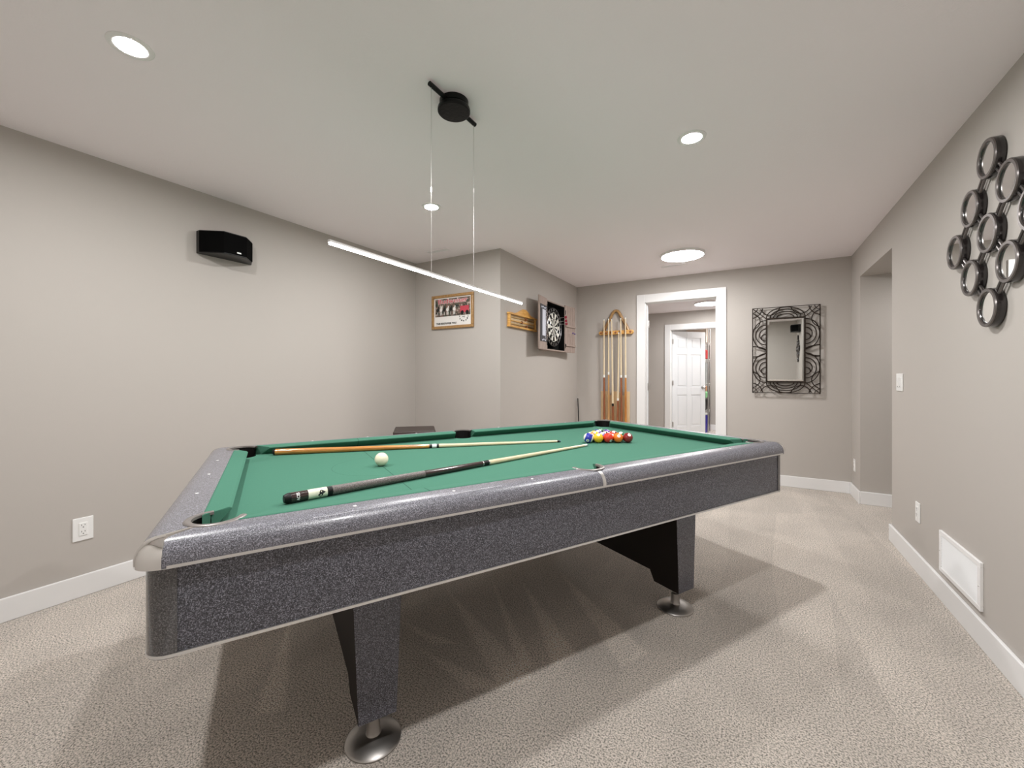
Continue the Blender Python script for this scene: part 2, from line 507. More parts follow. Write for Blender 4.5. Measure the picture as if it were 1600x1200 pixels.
BH, BT = 0.115, 0.015
def baseboard(name, segs):
    bm = new()
    for a, b in segs: box(bm, a, b)
    return struct(finish(name, bm, M['trim'], bevel=0.004))
baseboard('baseboard_left', [((XL, YB, 0), (XL + BT, YP, BH))])
baseboard('baseboard_alcove', [((XL + BT, YP - BT, 0), (XB + BT, YP, BH)), ((XB, YP, 0), (XB + BT, YF, BH))])
baseboard('baseboard_far', [((XB + BT, YF - BT, 0), (DX0 - 0.11, YF, BH)), ((DX1 + 0.1, YF - BT, 0), (XR - BT, YF, BH))])
baseboard('baseboard_right', [((XR - BT, YB, 0), (XR, YO0 + BT, BH)), ((XR, YO0, 0), (XR + 0.3, YO0 + BT, BH)),
                              ((XR - BT, YO1 - BT, 0), (XR, YF, BH)), ((XR, YO1 - BT, 0), (3.0, YO1, BH))])
baseboard('baseboard_back', [((XL + BT, YB, 0), (XR - BT, YB + BT, BH))])
baseboard('baseboard_hall', [((-2.58, YH - BT, 0), (E0 - 0.11, YH, BH)), ((E1 + 0.11, YH - BT, 0), (0.78, YH, BH))])
baseboard('baseboard_storage', [((-2.18, YS - BT, 0), (0.38, YS, BH))])

def casing(name, x0, x1, head, y, w=0.1):
    """flat door casing on the room side of wall y, plus the jamb lining"""
    bm = new()
    d = 0.018
    box(bm, (x0 - w, y - d, 0), (x0, y, head + w))
    box(bm, (x1, y - d, 0), (x1 + w, y, head + w))
    box(bm, (x0, y - d, head), (x1, y, head + w))
    box(bm, (x0 - 0.012, y, 0), (x0 + 0.004, y + T, head))
    box(bm, (x1 - 0.004, y, 0), (x1 + 0.012, y + T, head))
    box(bm, (x0 + 0.004, y, head - 0.004), (x1 - 0.004, y + T, head + 0.012))
    # stop bead
    box(bm, (x0 + 0.004, y + 0.06, 0), (x0 + 0.014, y + 0.075, head - 0.004))
    box(bm, (x1 - 0.014, y + 0.06, 0), (x1 - 0.004, y + 0.075, head - 0.004))
    return struct(finish(name, bm, M['trim'], bevel=0.003))
casing('trim_1', DX0, DX1, HD, YF)
casing('trim_2', E0, E1, 2.03, YH)

def six_panel_door(name, w, h, knob_side_metal, knob=True):
    """leaf in local coordinates: hinge edge at x=0, leaf runs to +x, faces at y=0 (front) and y=0.035"""
    root = bpy.data.objects.new(name, None); C.objects.link(root)
    root['kind'] = 'structure'
    bm = new()
    t = 0.035
    sx = [0.0, 0.105, w / 2 - 0.05, w / 2 + 0.05, w - 0.105, w]
    sz = [0.012, 0.22, 0.88, 1.02, 1.60, 1.70, h - 0.11, h]
    sz = [0.012, 0.20, 0.80, 0.95, 1.58, 1.69, h - 0.12, h]
    box(bm, (0, 0.008, 0.012), (w, t - 0.008, h))
    for y0, y1 in ((0, 0.008), (t - 0.008, t)):
        for i in (0, 2, 4): box(bm, (sx[i], y0, sz[0]), (sx[i + 1], y1, sz[7]))
        for i in (1, 3):
            for j in (0, 2, 4, 6): box(bm, (sx[i], y0, sz[j]), (sx[i + 1], y1, sz[j + 1]))
            for j in (1, 3, 5):    # raised fields
                f0, f1 = (0.003, 0.008) if y0 == 0 else (t - 0.008, t - 0.003)
                box(bm, (sx[i] + 0.03, f0, sz[j] + 0.03), (sx[i + 1] - 0.03, f1, sz[j + 1] - 0.03))
    finish('door_leaf', bm, M['door'], root, bevel=0.003)
    if knob:
        for s, yy in ((-1, 0), (1, t)):
            bm = new()
            lathe(bm, [(0.0, 0), (0.032, 0), (0.032, 0.006), (0.012, 0.01), (0.011, 0.03), (0.026, 0.042), (0.028, 0.055), (0.018, 0.066), (0, 0.068)],
                  (w - 0.065, yy, 0.94), (0, s, 0), 20)
            finish('door_knob', bm, M['steel'], root, smooth=40)
    for z in (0.24, 1.03, 1.82):
        bm = new()
        tube(bm, [(-0.006, -0.006, z - 0.045), (-0.006, -0.006, z + 0.045)], 0.007, 10)
        box(bm, (-0.012, -0.003, z - 0.045), (0.028, 0.001, z + 0.045))
        box(bm, (-0.003, 0.0, z - 0.045), (0.0005, 0.03, z + 0.045))
        finish('hinge', bm, M['steel'], root, smooth=40)
    return root
d1 = six_panel_door('door_1', 0.78, 2.05, M['steel'])
d1.location = (DX0 + 0.012, YF + T + 0.012, 0); d1.rotation_euler = (0, 0, math.radians(112))
d2 = six_panel_door('door_2', 0.76, 2.02, M['steel'])
d2.location = (E0 + 0.012, YH + T + 0.01, 0); d2.rotation_euler = (0, 0, math.radians(46))

# ------------------------------------------------------------------ lights
def downlight(x, y, label):
    t = thing('recessed_downlight', label, 'ceiling light', (x, y, H), group='recessed ceiling downlights')
    bm = new()
    lathe(bm, [(0.046, 0.0), (0.046, -0.004), (0.060, -0.006), (0.066, -0.003), (0.067, 0.0)], n=40, close=True)
    finish('trim_ring', bm, M['white'], t, smooth=40)
    bm = new()
    lathe(bm, [(0.0, -0.0035), (0.046, -0.0035)], n=40)
    finish('lens', bm, M['down_emit'], t)
    return t
downlight(-0.251, 2.219, 'round recessed downlight in the ceiling between the pendant and the flush light')
downlight(-1.938, 2.208, 'round recessed downlight seen behind the left hanging wire of the pendant')
downlight(-1.931, 0.587, 'round recessed downlight nearest the left wall, at the top left of the photo')
downlight(-0.251, 0.587, 'round recessed downlight above the near long side of the pool table')
def flush(x, y, label, z=H, em='flush_emit'):
    t = thing('flush_ceiling_light', label, 'ceiling light', (x, y, z), group='round flush ceiling lights')
    bm = new()
    lathe(bm, [(0.0, 0.0), (0.205, 0.0), (0.205, -0.018), (0.198, -0.022), (0.19, -0.022), (0.19, -0.012), (0, -0.012)], n=56)
    finish('rim', bm, M['white'], t, smooth=40)
    bm = new()
    lathe(bm, [(0.189, -0.014), (0.187, -0.025), (0.15, -0.029), (0.0, -0.031)], n=56)
    finish('diffuser', bm, M[em], t, smooth=60)
flush(-0.573, 4.30, 'large round flush white light on the ceiling in front of the doorway wall')
flush(-0.594, 7.386, 'round flush light on the hall ceiling seen through the doorway')
flush(0.0, 9.2, 'round fill light added on the ceiling of the storage room, out of view')  # unseen lamp, added to brighten the storage room

flush(1.55, 4.35, 'dim fill light added out of view on the low ceiling inside the passage on the right', 2.08, 'fill_emit')  # added lamp out of sight, lifts the brightness of the passage walls

# linear pendant
XP = -1.109
t = thing('linear_pendant', 'thin linear LED pendant hanging on two wires from a black canopy over the pool table', 'pendant lamp', (XP, 1.409, H))
bm = new()
lathe(bm, [(0, 0), (0.062, 0), (0.062, -0.022), (0.058, -0.024), (0.068, -0.03), (0.070, -0.036), (0.070, -0.046), (0.066, -0.050), (0, -0.052)], n=44)
finish('canopy', bm, M['blackmetal'], t, smooth=35)
bm = new()
tube(bm, [(0, -0.157, -0.018), (0, 0.157, -0.018)], 0.0095, 14)
finish('canopy_rod', bm, M['blackmetal'], t, smooth=40)
ZB = 1.58 - H
for yy, za in ((-0.146, -0.43), (0.146, -0.32)):
    bm = new()
    tube(bm, [(0, yy, -0.02), (0, yy, ZB + 0.008)], 0.0011, 6)
    w_ = finish('hanging_wire', bm, M['steel'], t, smooth=60)
    bm = new()
    tube(bm, [(0, yy, za), (0, yy, za - 0.02)], 0.0032, 10)
    finish('wire_grip', bm, M['steel'], w_, smooth=40)
bm = new()
prism(bm, [(-0.006, ZB - 0.001), (0.006, ZB - 0.001), (0.006, ZB + 0.005), (0.004, ZB + 0.008), (-0.004, ZB + 0.008), (-0.006, ZB + 0.005)], -0.61, 0.61, 'xzy')
finish('light_bar', bm, M['alu'], t)
bm = new()
prism(bm, [(-0.0055, ZB - 0.001), (-0.005, ZB - 0.005), (-0.003, ZB - 0.007), (0.003, ZB - 0.007), (0.005, ZB - 0.005), (0.0055, ZB - 0.001)], -0.607, 0.607, 'xzy')
finish('diffuser', bm, M['bar_emit'], t)

# ------------------------------------------------------------------ pool table
TH = 1.05954
UX, UY = math.cos(TH), math.sin(TH)
U0, V0 = 1.07, 1.835
def uv(u, v, z=0.0):
    """point given along / across the table in metres from the point under the camera"""
    return Vector((UX * u - UY * v, UY * u + UX * v, z))
tc0 = uv(U0, V0)
table = thing('pool_table', 'large pool table with green felt and dark speckled grey cabinet standing on the carpet', 'pool table', (tc0.x, tc0.y, 0), TH)
A, B, R = 1.325, 0.70, 0.055
BED = 0.775
RP = [(0.0, 0.758), (0.0, 0.772), (0.002, 0.782), (0.007, 0.793), (0.015, 0.803), (0.025, 0.810), (0.036, 0.8135), (0.048, 0.815),
      (0.0845, 0.8155), (0.0845, 0.735), (0.024, 0.735), (0.024, 0.758)]
# outer end halves differ: end rails are a little wider so that the seam falls at 1.218
def rail_point(side, s, d, z):
    """side: 'n','f' long rails, 'h','t' end rails; s in -1..1 along, reaching the mitre"""
    du = d * (0.107 / 0.0845) if d > 0.05 else d
    if side in 'nf':
        end = A - max(R, du)
        v = -(B - d) if side == 'n' else (B - d)
        return (s * end, v, z)
    end = B - max(R, d)
    u = -(A - du) if side == 'h' else (A - du)
    return (u, s * end, z)
def rail(side, s0, s1):
    bm = new()
    rows = []
    for s in (s0, s1):
        rows.append([bm.verts.new(rail_point(side, s, d, z)) for d, z in RP])
    n = len(RP)
    bm.faces.new(rows[0]); bm.faces.new(rows[1][::-1])
    for i in range(n):
        bm.faces.new((rows[0][i], rows[0][(i + 1) % n], rows[1][(i + 1) % n], rows[1][i]))
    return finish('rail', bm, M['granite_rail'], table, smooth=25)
g = 0.006
rails = [rail('n', -1, -g), rail('n', g, 1), rail('f', -1, -g), rail('f', g, 1), rail('h', -1, 1), rail('t', -1, 1)]
def corner_cap(su, sv):
    bm = new()
    K = 10
    rows = []
    for k in range(K + 1):
        a = PI / 2 * k / K
        row = []
        for d, z in RP:
            du = d * (0.107 / 0.0845) if d > 0.05 else d
            if d < R:
                e = 0.0015 if d < 0.04 else 0.0006
                p = (A - R + (R - d + e) * math.cos(a), B - R + (R - d + e) * math.sin(a), z + (0.001 if 0.76 < z else 0))
            else:
                # thin seam strip that runs to the pocket
                p = (A - du + 0.0, B - d, z + (0.001 if z > 0.8 else 0))
                w = 0.0035 * (1 - 2 * k / K)
                p = (p[0] + w * 0.7, p[1] - w * 0.7, p[2])
            row.append(bm.verts.new((su * p[0], sv * p[1], p[2])))
        rows.append(row)
    n = len(RP)
    for r0, r1 in zip(rows, rows[1:]):
        for i in range(n):
            bm.faces.new((r0[i], r0[(i + 1) % n], r1[(i + 1) % n], r1[i]))
    bm.faces.new(rows[0]); bm.faces.new(rows[-1][::-1])
    return finish('corner_cap', bm, M['chrome'], table, smooth=30)
caps = [corner_cap(su, sv) for su in (-1, 1) for sv in (-1, 1)]
for c in caps: c['label'] = 'chrome corner cap'
# seam straps between the two halves of each long rail
straps = []
for side in 'nf':
    bm = new()
    rows = []
    for s in (-g * 0.98, g * 0.98):
        row = []
        for d, z in RP[:9]:
            x, y, zz = rail_point(side, s, d, z)
            sg = -1 if side == 'n' else 1
            row.append(bm.verts.new((x, y + sg * 0.0012 * (1 if d < 0.02 else 0), zz + 0.0008 * (1 if d > 0.006 else 0))))
        for d, z in ((0.0845, 0.78), (0.012, 0.768)):
            row.append(bm.verts.new(rail_point(side, s, d, z)))
        rows.append(row)
    n = len(rows[0])
    for i in range(n): bm.faces.new((rows[0][i], rows[0][(i + 1) % n], rows[1][(i + 1) % n], rows[1][i]))
    bm.faces.new(rows[0]); bm.faces.new(rows[1][::-1])
    st = finish('rail_strap', bm, M['alu'], table, smooth=25)
    st['label'] = 'bright metal strap'
    straps.append(st)
# bed
bm = new()
box(bm, (-1.215, -0.612, 0.735), (1.215, 0.612, BED))
bed = finish('felt_bed', bm, M['felt'], table)
# cutters
PC = [(su * 1.186, sv * 0.570, 0.056) for su in (-1, 1) for sv in (-1, 1)] + [(0.0, -0.603, 0.056), (0.0, 0.603, 0.056)]
cutters = []
for x, y, r in PC:
    bm = new()
    lathe(bm, [(0, 0.60), (r, 0.60), (r, 0.9), (0, 0.9)], (x, y, 0), 'z', 40)
    cutters.append(finish('cutter', bm, M['black']))
    cutters[-1].parent = table
cut(rails + caps + straps + [bed], cutters)
for o in rails + caps:
    o.data.set_sharp_from_angle(angle=math.radians(30))
# pockets
def pocket(x, y, r, ang, half):
    """ang: direction pointing out of the table"""
    bm = new()
    lathe(bm, [(0, 0.62), (r + 0.001, 0.62), (r + 0.001, 0.768), (r - 0.003, 0.768), (r - 0.003, 0.624), (0, 0.624)], (x, y, 0), 'z', 36)
    lathe(bm, [(r + 0.0005, 0.70), (r + 0.0005, 0.812), (r - 0.004, 0.812), (r - 0.004, 0.70)], (x, y, 0), 'z', 30, arc=(ang - half, ang + half))
    p = finish('pocket', bm, M['leather'], table, smooth=40)
    p['label'] = 'black leather pocket'
    bm = new()
    h2 = half + math.radians(6)
    lathe(bm, [(r - 0.006, 0.811), (r - 0.005, 0.8175), (r + 0.002, 0.8192), (r + 0.009, 0.8178), (r + 0.011, 0.8157), (r + 0.0, 0.810)], (x, y, 0), 'z', 36, close=True, arc=(ang - h2, ang + h2))
    finish('pocket_ring', bm, M['ring'], p, smooth=40)
for su in (-1, 1):
    for sv in (-1, 1):
        pocket(su * 1.186, sv * 0.570, 0.056, math.atan2(sv, su), math.radians(118))
pocket(0, -0.603, 0.056, -PI / 2, math.radians(96))
pocket(0, 0.603, 0.056, PI / 2, math.radians(96))
# cushions
def cushion(pts_fn, a_seam, a_nose, b_nose, b_seam, hw):
    """pts_fn(s, v) places s along the rail, v away from the table middle; section seam->nose"""
    bm = new()
    sec_seam = [(hw[1] + 0.002, 0.776), (hw[1] + 0.002, 0.8168)]
    rows = []
    for (ss, ns) in ((a_seam, a_nose), (b_seam, b_nose)):
        bot = ss + (ns - ss) * 0.45
        row = [(ss, hw[1] + 0.0015, 0.7755), (ss, hw[1] + 0.0015, 0.8160), (ss + (ns - ss) * 0.08, hw[1] - 0.003, 0.8178), (ns + (ss - ns) * 0.08, hw[0] + 0.006, 0.8138),
               (ns, hw[0], 0.8095), (ns, hw[0] + 0.001, 0.8055), (bot, hw[0] + 0.034, 0.7755)]
        rows.append([bm.verts.new(pts_fn(s, v, z)) for s, v, z in row])
    n = len(rows[0])
    for i in range(n): bm.faces.new((rows[0][i], rows[0][(i + 1) % n], rows[1][(i + 1) % n], rows[1][i]))
    bm.faces.new(rows[0]); bm.faces.new(rows[1][::-1])
    return finish('cushion', bm, M['felt'], table, smooth=25)
for sv in (-1, 1):
    for su in (-1, 1):
        cushion(lambda s, v, z, su=su, sv=sv: (su * s, sv * v, z), 0.052, 0.066, 1.16 - 0.088, 1.16 - 0.020, (0.56, 0.615))
for su in (-1, 1):
    cushion(lambda s, v, z, su=su: (su * v, s, z), -0.56 + 0.020, -0.56 + 0.088, 0.56 - 0.088, 0.56 - 0.020, (1.16, 1.217))
# sights
def sight(x, y, parent):
    bm = new()
    lathe(bm, [(0, 0.8145), (0.0048, 0.8145), (0.0048, 0.8161), (0, 0.8163)], (x, y, 0), 'z', 14)
    s = finish('rail_sight', bm, M['pearl'], parent)
    s['label'] = 'small white sight dot'
for k, rl in ((0, rails[0]), (1, rails[1]), (2, rails[2]), (3, rails[3])):
    su = -1 if k % 2 == 0 else 1
    sv = -1 if k < 2 else 1
    for q in (0.29, 0.58, 0.87): sight(su * q, sv * (0.615 + 0.036), rl)
for su, rl in ((-1, rails[4]), (1, rails[5])):
    for q in (-0.28, 0.0, 0.28): sight(su * (1.218 + 0.043), q, rl)
# cabinet
PA, PB, PR = A - 0.017, B - 0.017, 0.05
Z0, Z1 = 0.562, 0.7575
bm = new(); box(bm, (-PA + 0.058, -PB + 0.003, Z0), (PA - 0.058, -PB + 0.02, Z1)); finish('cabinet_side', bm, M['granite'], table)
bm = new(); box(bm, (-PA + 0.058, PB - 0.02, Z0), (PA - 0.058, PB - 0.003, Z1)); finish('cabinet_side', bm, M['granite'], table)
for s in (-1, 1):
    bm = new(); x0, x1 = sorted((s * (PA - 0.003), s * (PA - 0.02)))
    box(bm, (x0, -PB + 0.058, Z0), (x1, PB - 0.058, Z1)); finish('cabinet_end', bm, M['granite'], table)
for su in (-1, 1):
    for sv in (-1, 1):
        bm = new()
        outer = [(PA - 0.062, PB)] + [(PA - PR + PR * math.sin(PI / 2 * k / 10), PB - PR + PR * math.cos(PI / 2 * k / 10)) for k in range(11)] + [(PA, PB - 0.062)]
        inner = [(PA - 0.02, PB - 0.062), (PA - 0.02, PB - 0.02), (PA - 0.062, PB - 0.02)]
        prism(bm, [(su * a, sv * b) for a, b in outer + inner], Z0 - 0.008, Z1 + 0.004, 'xyz')
        # shadow groove bead beside the panel
        c = finish('corner_post', bm, M['granite_post'], table, smooth=25)
def ring_strip(name, off, z0, z1, thick, m):
    bm = new()
    def loop(o):
        pts = []
        a, b, r = PA + o, PB + o, max(PR + o, 0.004)
        for cx, cy, st in ((a - r, b - r, 0), (-(a - r), b - r, 1), (-(a - r), -(b - r), 2), (a - r, -(b - r), 3)):
            for k in range(7):
                t_ = PI / 2 * (st + k / 6)
                pts.append((cx + r * math.cos(t_), cy + r * math.sin(t_)))
        return pts
    lo, li = loop(off), loop(off - thick)
    n = len(lo)
    vs = [[bm.verts.new((x, y, z)) for x, y in lp] for lp, z in ((lo, z0), (lo, z1), (li, z1), (li, z0))]
    for a, b in ((0, 1), (1, 2), (2, 3), (3, 0)):
        for i in range(n): bm.faces.new((vs[a][i], vs[a][(i + 1) % n], vs[b][(i + 1) % n], vs[b][i]))
    return finish(name, bm, m, table, smooth=25)
ring_strip('upper_trim_strip', 0.0175, 0.7565, 0.7635, 0.03, M['alu'])
ring_strip('lower_trim_strip', 0.001, 0.5555, 0.5625, 0.02, M['alu'])
pbox('underside_panel', (-PA + 0.02, -PB + 0.02, 0.575), (PA - 0.02, PB - 0.02, 0.59), M['darkboard'], table)
# legs: two tapering pedestals that run across the table
for uc in (-0.783, 0.695):
    bm = new()
    prof = [(-0.535, 0.574), (-0.535, 0.11), (-0.385, 0.11), (-0.36, 0.162), (0.36, 0.162), (0.385, 0.11), (0.535, 0.11), (0.535, 0.574)]
    def hw(z): return 0.058 + (0.0765 - 0.058) * (z - 0.11) / 0.464
    L_ = [bm.verts.new((uc - hw(z), v, z)) for v, z in prof]
    R_ = [bm.verts.new((uc + hw(z), v, z)) for v, z in prof]
    bm.faces.new(L_).material_index = 1; bm.faces.new(R_[::-1]).material_index = 1
    n = len(prof)
    for i in range(n):
        f = bm.faces.new((L_[i], L_[(i + 1) % n], R_[(i + 1) % n], R_[i]))
        f.material_index = 0 if i in (0, 6) else 1
    leg = finish('leg', bm, [M['granite'], M['darkboard']], table, bevel=0.003)
    for v in (-0.47, 0.47):
        bm = new()
        lathe(bm, [(0, 0.0), (0.086, 0.0), (0.087, 0.005), (0.082, 0.010), (0.05, 0.018), (0.024, 0.024), (0.022, 0.028), (0.020, 0.06), (0.020, 0.075), (0.012, 0.078), (0.012, 0.112), (0, 0.112)], (uc, v, 0), 'z', 40)
        ft = finish('leveling_foot', bm, M['foot'], leg, smooth=35)
        ft['label'] = 'round metal levelling foot'

# ------------------------------------------------------------------ balls
BR = 0.0292
def ball(name_label, u, v, color, stripe, number, yaw_deg, pitch_deg, roll_deg=0, pale=(0.86, 0.83, 0.74)):
    m, nt, b = new_mat('ball_' + (number or 'cue'))
    b.inputs['Roughness'].default_value = 0.08
    b.inputs['Coat Weight'].default_value = 0.6
    if stripe:
        tc = N(nt, 'ShaderNodeTexCoord'); sx = N(nt, 'ShaderNodeSeparateXYZ')
        nt.links.new(tc.outputs['Object'], sx.inputs[0])
        ab = N(nt, 'ShaderNodeMath', operation='ABSOLUTE'); nt.links.new(sx.outputs['Z'], ab.inputs[0])
        lt = N(nt, 'ShaderNodeMath', operation='LESS_THAN'); nt.links.new(ab.outputs[0], lt.inputs[0]); lt.inputs[1].default_value = BR * 0.64
        mx = N(nt, 'ShaderNodeMix', data_type='RGBA'); nt.links.new(lt.outputs[0], mx.inputs[0])
        mx.inputs[6].default_value = rgba(pale); mx.inputs[7].default_value = rgba(color)
        nt.links.new(mx.outputs[2], b.inputs['Base Color'])
    else:
        b.inputs['Base Color'].default_value = rgba(color)
    bm = new()
    bmesh.ops.create_uvsphere(bm, u_segments=40, v_segments=24, radius=BR)
    o = finish('cue_ball' if not number else 'pool_ball', bm, m, smooth=80)
    p = uv(u, v, BED + BR + 0.0004)
    o.location = p
    if number:
        # orientation: local +X (number side) turned towards the viewer
        back = math.atan2(-p.y, -p.x)
        o.rotation_euler = (Matrix.Rotation(back + math.radians(yaw_deg), 4, 'Z') @ Matrix.Rotation(-math.radians(pitch_deg), 4, 'Y') @ Matrix.Rotation(math.radians(roll_deg), 4, 'X')).to_euler()
        for sgn in (1, -1):
            bm = new()
            rows = [(0.0, BR + 0.0002)]
            ra = 0.0095
            rr = [ra * k / 4 for k in range(5)]
            lathe(bm, [(q, math.sqrt((BR + 0.00025) ** 2 - q * q)) for q in rr], (0, 0, 0), (sgn, 0, 0), 20)
            d = finish('number_disc', bm, M['ferrule'], o, smooth=60)
            d['label'] = 'white number disc'
            vs, fs = text_mesh(number, 0.0115, bold=0.0004)
            bm = new()
            def wrap(c):
                y, z = sgn * c.x, c.y
                return Vector((sgn * math.sqrt(max(0, (BR + 0.0005) ** 2 - y * y - z * z)), y, z))
            add_raw(bm, vs, fs, wrap)
            finish('number', bm, M['ink'], d)
    return tag(o, name_label, 'pool ball', None if not number else 'racked pool balls')

ball('single cream cue ball on the green felt between the two cues', 0.422, 1.843, (0.84, 0.78, 0.60), False, '', 0, 0)
colors = {'yellow': (0.83, 0.52, 0.02), 'blue': (0.02, 0.03, 0.36), 'red': (0.66, 0.035, 0.015), 'purple': (0.10, 0.03, 0.32),
          'orange': (0.82, 0.20, 0.02), 'green': (0.01, 0.16, 0.07), 'maroon': (0.22, 0.012, 0.014), 'black': (0.008, 0.008, 0.009)}
b0 = (1.618, 1.853)
du_, dv_ = 0.0520, -0.0285
ln = math.hypot(du_, dv_); ex = (du_ / ln, dv_ / ln)
ey = (-ex[1], ex[0])
D2 = 2 * BR + 0.0003
rows = [
    [('blue', True, '10', -10, -25, 68, 'blue striped ball at the left end of the front row of the rack'),
     ('yellow', False, '1', 5, 48, 0, 'solid yellow ball, second from the left in the front row of the rack'),
     ('red', False, '3', 42, -30, 20, 'solid bright red ball in the middle of the front row of the rack'),
     ('orange', False, '5', 12, 30, 0, 'solid orange ball, fourth from the left in the front row of the rack'),
     ('maroon', False, '7', 25, 42, 0, 'solid dark maroon ball at the right end of the front row of the rack')],
    [('orange', True, '13', 10, 25, 30, 'orange striped ball behind the gap between the blue striped and yellow balls'),
     ('purple', False, '4', 20, 50, 0, 'solid purple ball peeking out behind the yellow and bright red balls'),
     ('red', True, '11', 30, 20, 70, 'red striped ball behind the gap between the bright red and orange balls'),
     ('green', True, '14', 10, 60, 20, 'green striped ball behind the gap between the orange and maroon balls')],
    [('yellow', True, '9', 0, 45, 40, 'yellow striped ball at the left end of the middle row of the rack'),
     ('black', False, '8', 10, 40, 0, 'solid black ball in the centre of the rack'),
     ('maroon', True, '15', 5, 50, 60, 'maroon striped ball at the right end of the middle row of the rack')],
    [('blue', False, '2', 20, 50, 0, 'solid blue ball on the left in the last but one row of the rack'),
     ('purple', True, '12', 5, 30, 70, 'purple striped ball on the right in the last but one row of the rack')],
    [('green', False, '6', 0, 40, 0, 'solid green ball at the apex of the rack, farthest from the camera')]]
for ri, row in enumerate(rows):
    for k, (cn, st, num, yw, pt, rl, lb) in enumerate(row):
        a = (k + ri * 0.5) * D2
        h = ri * D2 * math.sqrt(3) / 2
        ball(lb, b0[0] + ex[0] * a + ey[0] * h, b0[1] + ex[1] * a + ey[1] * h, colors[cn], st, num, yw, pt, rl)

# ------------------------------------------------------------------ cues
def cue(name, label, pieces, L, rb, rt, group=None):
    """pieces = [(part name, f0, f1, material, radius factor)] along local +Z from the butt"""
    root = thing(name, label, 'pool cue', group=group)
    def rad(f): 
        return rb + (rt - rb) * (f ** 0.92)
    for nm, f0, f1, m, k in pieces:
        bm = new()
        prof = [(0, f0 * L)]
        if nm == 'bumper':
            prof += [(rad(f0) * 0.70, f0 * L), (rad(f0) * 0.97, f0 * L + (f1 - f0) * L * 0.55), (rad(f1) * 1.0, f1 * L)]
        elif nm == 'tip':
            prof += [(rad(f0), f0 * L), (rad(f1), f1 * L - 0.003), (rad(f1) * 0.6, f1 * L)]
        else:
            n = 6
            prof += [(rad(f0 + (f1 - f0) * q / n) * k, (f0 + (f1 - f0) * q / n) * L) for q in range(n + 1)]
        prof.append((0, f1 * L))
        lathe(bm, prof, n=24)
        finish(nm, bm, m, root, smooth=40)
    return root, rad
def lay(o, p0, p1, roll=0.0):
    d = (p1 - p0).normalized()
    o.location = p0
    q = d.to_track_quat('Z', 'Y')
    o.rotation_euler = (q.to_matrix().to_4x4() @ Matrix.Rotation(roll, 4, 'Z')).to_euler()

LA = math.hypot(1.54 - 0.036, 1.771 - 1.445)
cA, radA = cue('pool_cue', 'dark pool cue with grey wrap and cream emblem sleeve, nearer cue on the felt',
    [('bumper', 0, 0.012, M['rubber'], 1), ('butt_cap', 0.012, 0.044, M['darkbutt'], 1), ('sleeve', 0.044, 0.082, M['ivory'], 1.01),
     ('butt_ring', 0.082, 0.093, M['black'], 1.0), ('wrap', 0.093, 0.32, M['linen'], 1.02), ('forearm', 0.32, 0.507, M['darkbutt'], 1),
     ('joint_ring', 0.507, 0.510, M['steel'], 1.04), ('joint', 0.510, 0.529, M['black'], 1.02), ('joint_ring', 0.529, 0.532, M['steel'], 1.04),
     ('shaft', 0.532, 0.978, M['maple'], 1), ('ferrule', 0.978, 0.994, M['ferrule'], 1.0), ('tip', 0.994, 1.0, M['tip'], 1)], LA, 0.0165, 0.0064)
lay(cA, uv(0.036, 1.445, BED + 0.0168), uv(1.54, 1.771, BED + 0.0068), 0)
# printed marks on the butt: angle measured so that pi/2 faces the viewer's side
def on_butt(f, s, ang, k=1.03):
    """f: distance along the cue (m), s: distance round it (m)"""
    r = (radA(f / LA)) * k
    a = ang + s / r
    return Vector((r * math.cos(a), r * math.sin(a), f))
dA = (uv(1.54, 1.771, 0) - uv(0.036, 1.445, 0)).normalized()
# direction to the viewer, in the cue's local frame
mw = cA.rotation_euler.to_matrix()
loc_view = mw.inverted() @ (Vector((0, 0, 1.17)) - uv(0.08, 1.45, BED))
ANG = math.atan2(loc_view.y, loc_view.x)
up_l = mw.inverted() @ Vector((0, 0, 1))
ANGUP = math.atan2(up_l.y, up_l.x)
dlt = (ANGUP - ANG + PI) % (2 * PI) - PI
sg = 1 if dlt > 0 else -1
vs, fs = text_mesh('ACES', 0.0125, bold=0.0003)
bm = new()
add_raw(bm, vs, fs, lambda c: on_butt(0.0385 - c.y, sg * c.x * 0.9, ANG, 1.012))
t_ = [c for c in cA.children if c.name.startswith('butt_cap')][0]
o = finish('lettering', bm, M['pearl'], t_)
slv = [c for c in cA.children if c.name.startswith('sleeve')][0]
bm = new()
bird = [(0.098, -0.006), (0.103, -0.003), (0.1035, 0.002), (0.1065, 0.0065), (0.110, 0.0075), (0.1145, 0.0055), (0.119, 0.002), (0.1225, 0.0005), (0.119, -0.002),
        (0.1155, -0.003), (0.113, -0.0085), (0.1085, -0.0125), (0.103, -0.012), (0.1045, -0.0075), (0.1015, -0.0085)]
cx = sum(p[0] for p in bird) / len(bird); cy = sum(p[1] for p in bird) / len(bird)
cvt = bm.verts.new(on_butt(cx - 0.003, sg * cy, ANG, 1.06))
bv = [bm.verts.new(on_butt(a - 0.003, sg * b * 1.15, ANG, 1.05)) for a, b in bird]
for i in range(len(bv)): bm.faces.new((cvt, bv[i], bv[(i + 1) % len(bv)]))
for (a, b) in ((0.117, 0.0125), (0.121, 0.012), (0.088, 0.011), (0.092, 0.013)):
    q = [bm.verts.new(on_butt(a + i, sg * (b + j), ANG, 1.022)) for i, j in ((0, 0), (0.0016, 0), (0.0016, 0.0014), (0, 0.0014))]
    bm.faces.new(q)
finish('emblem', bm, M['ink'], slv)

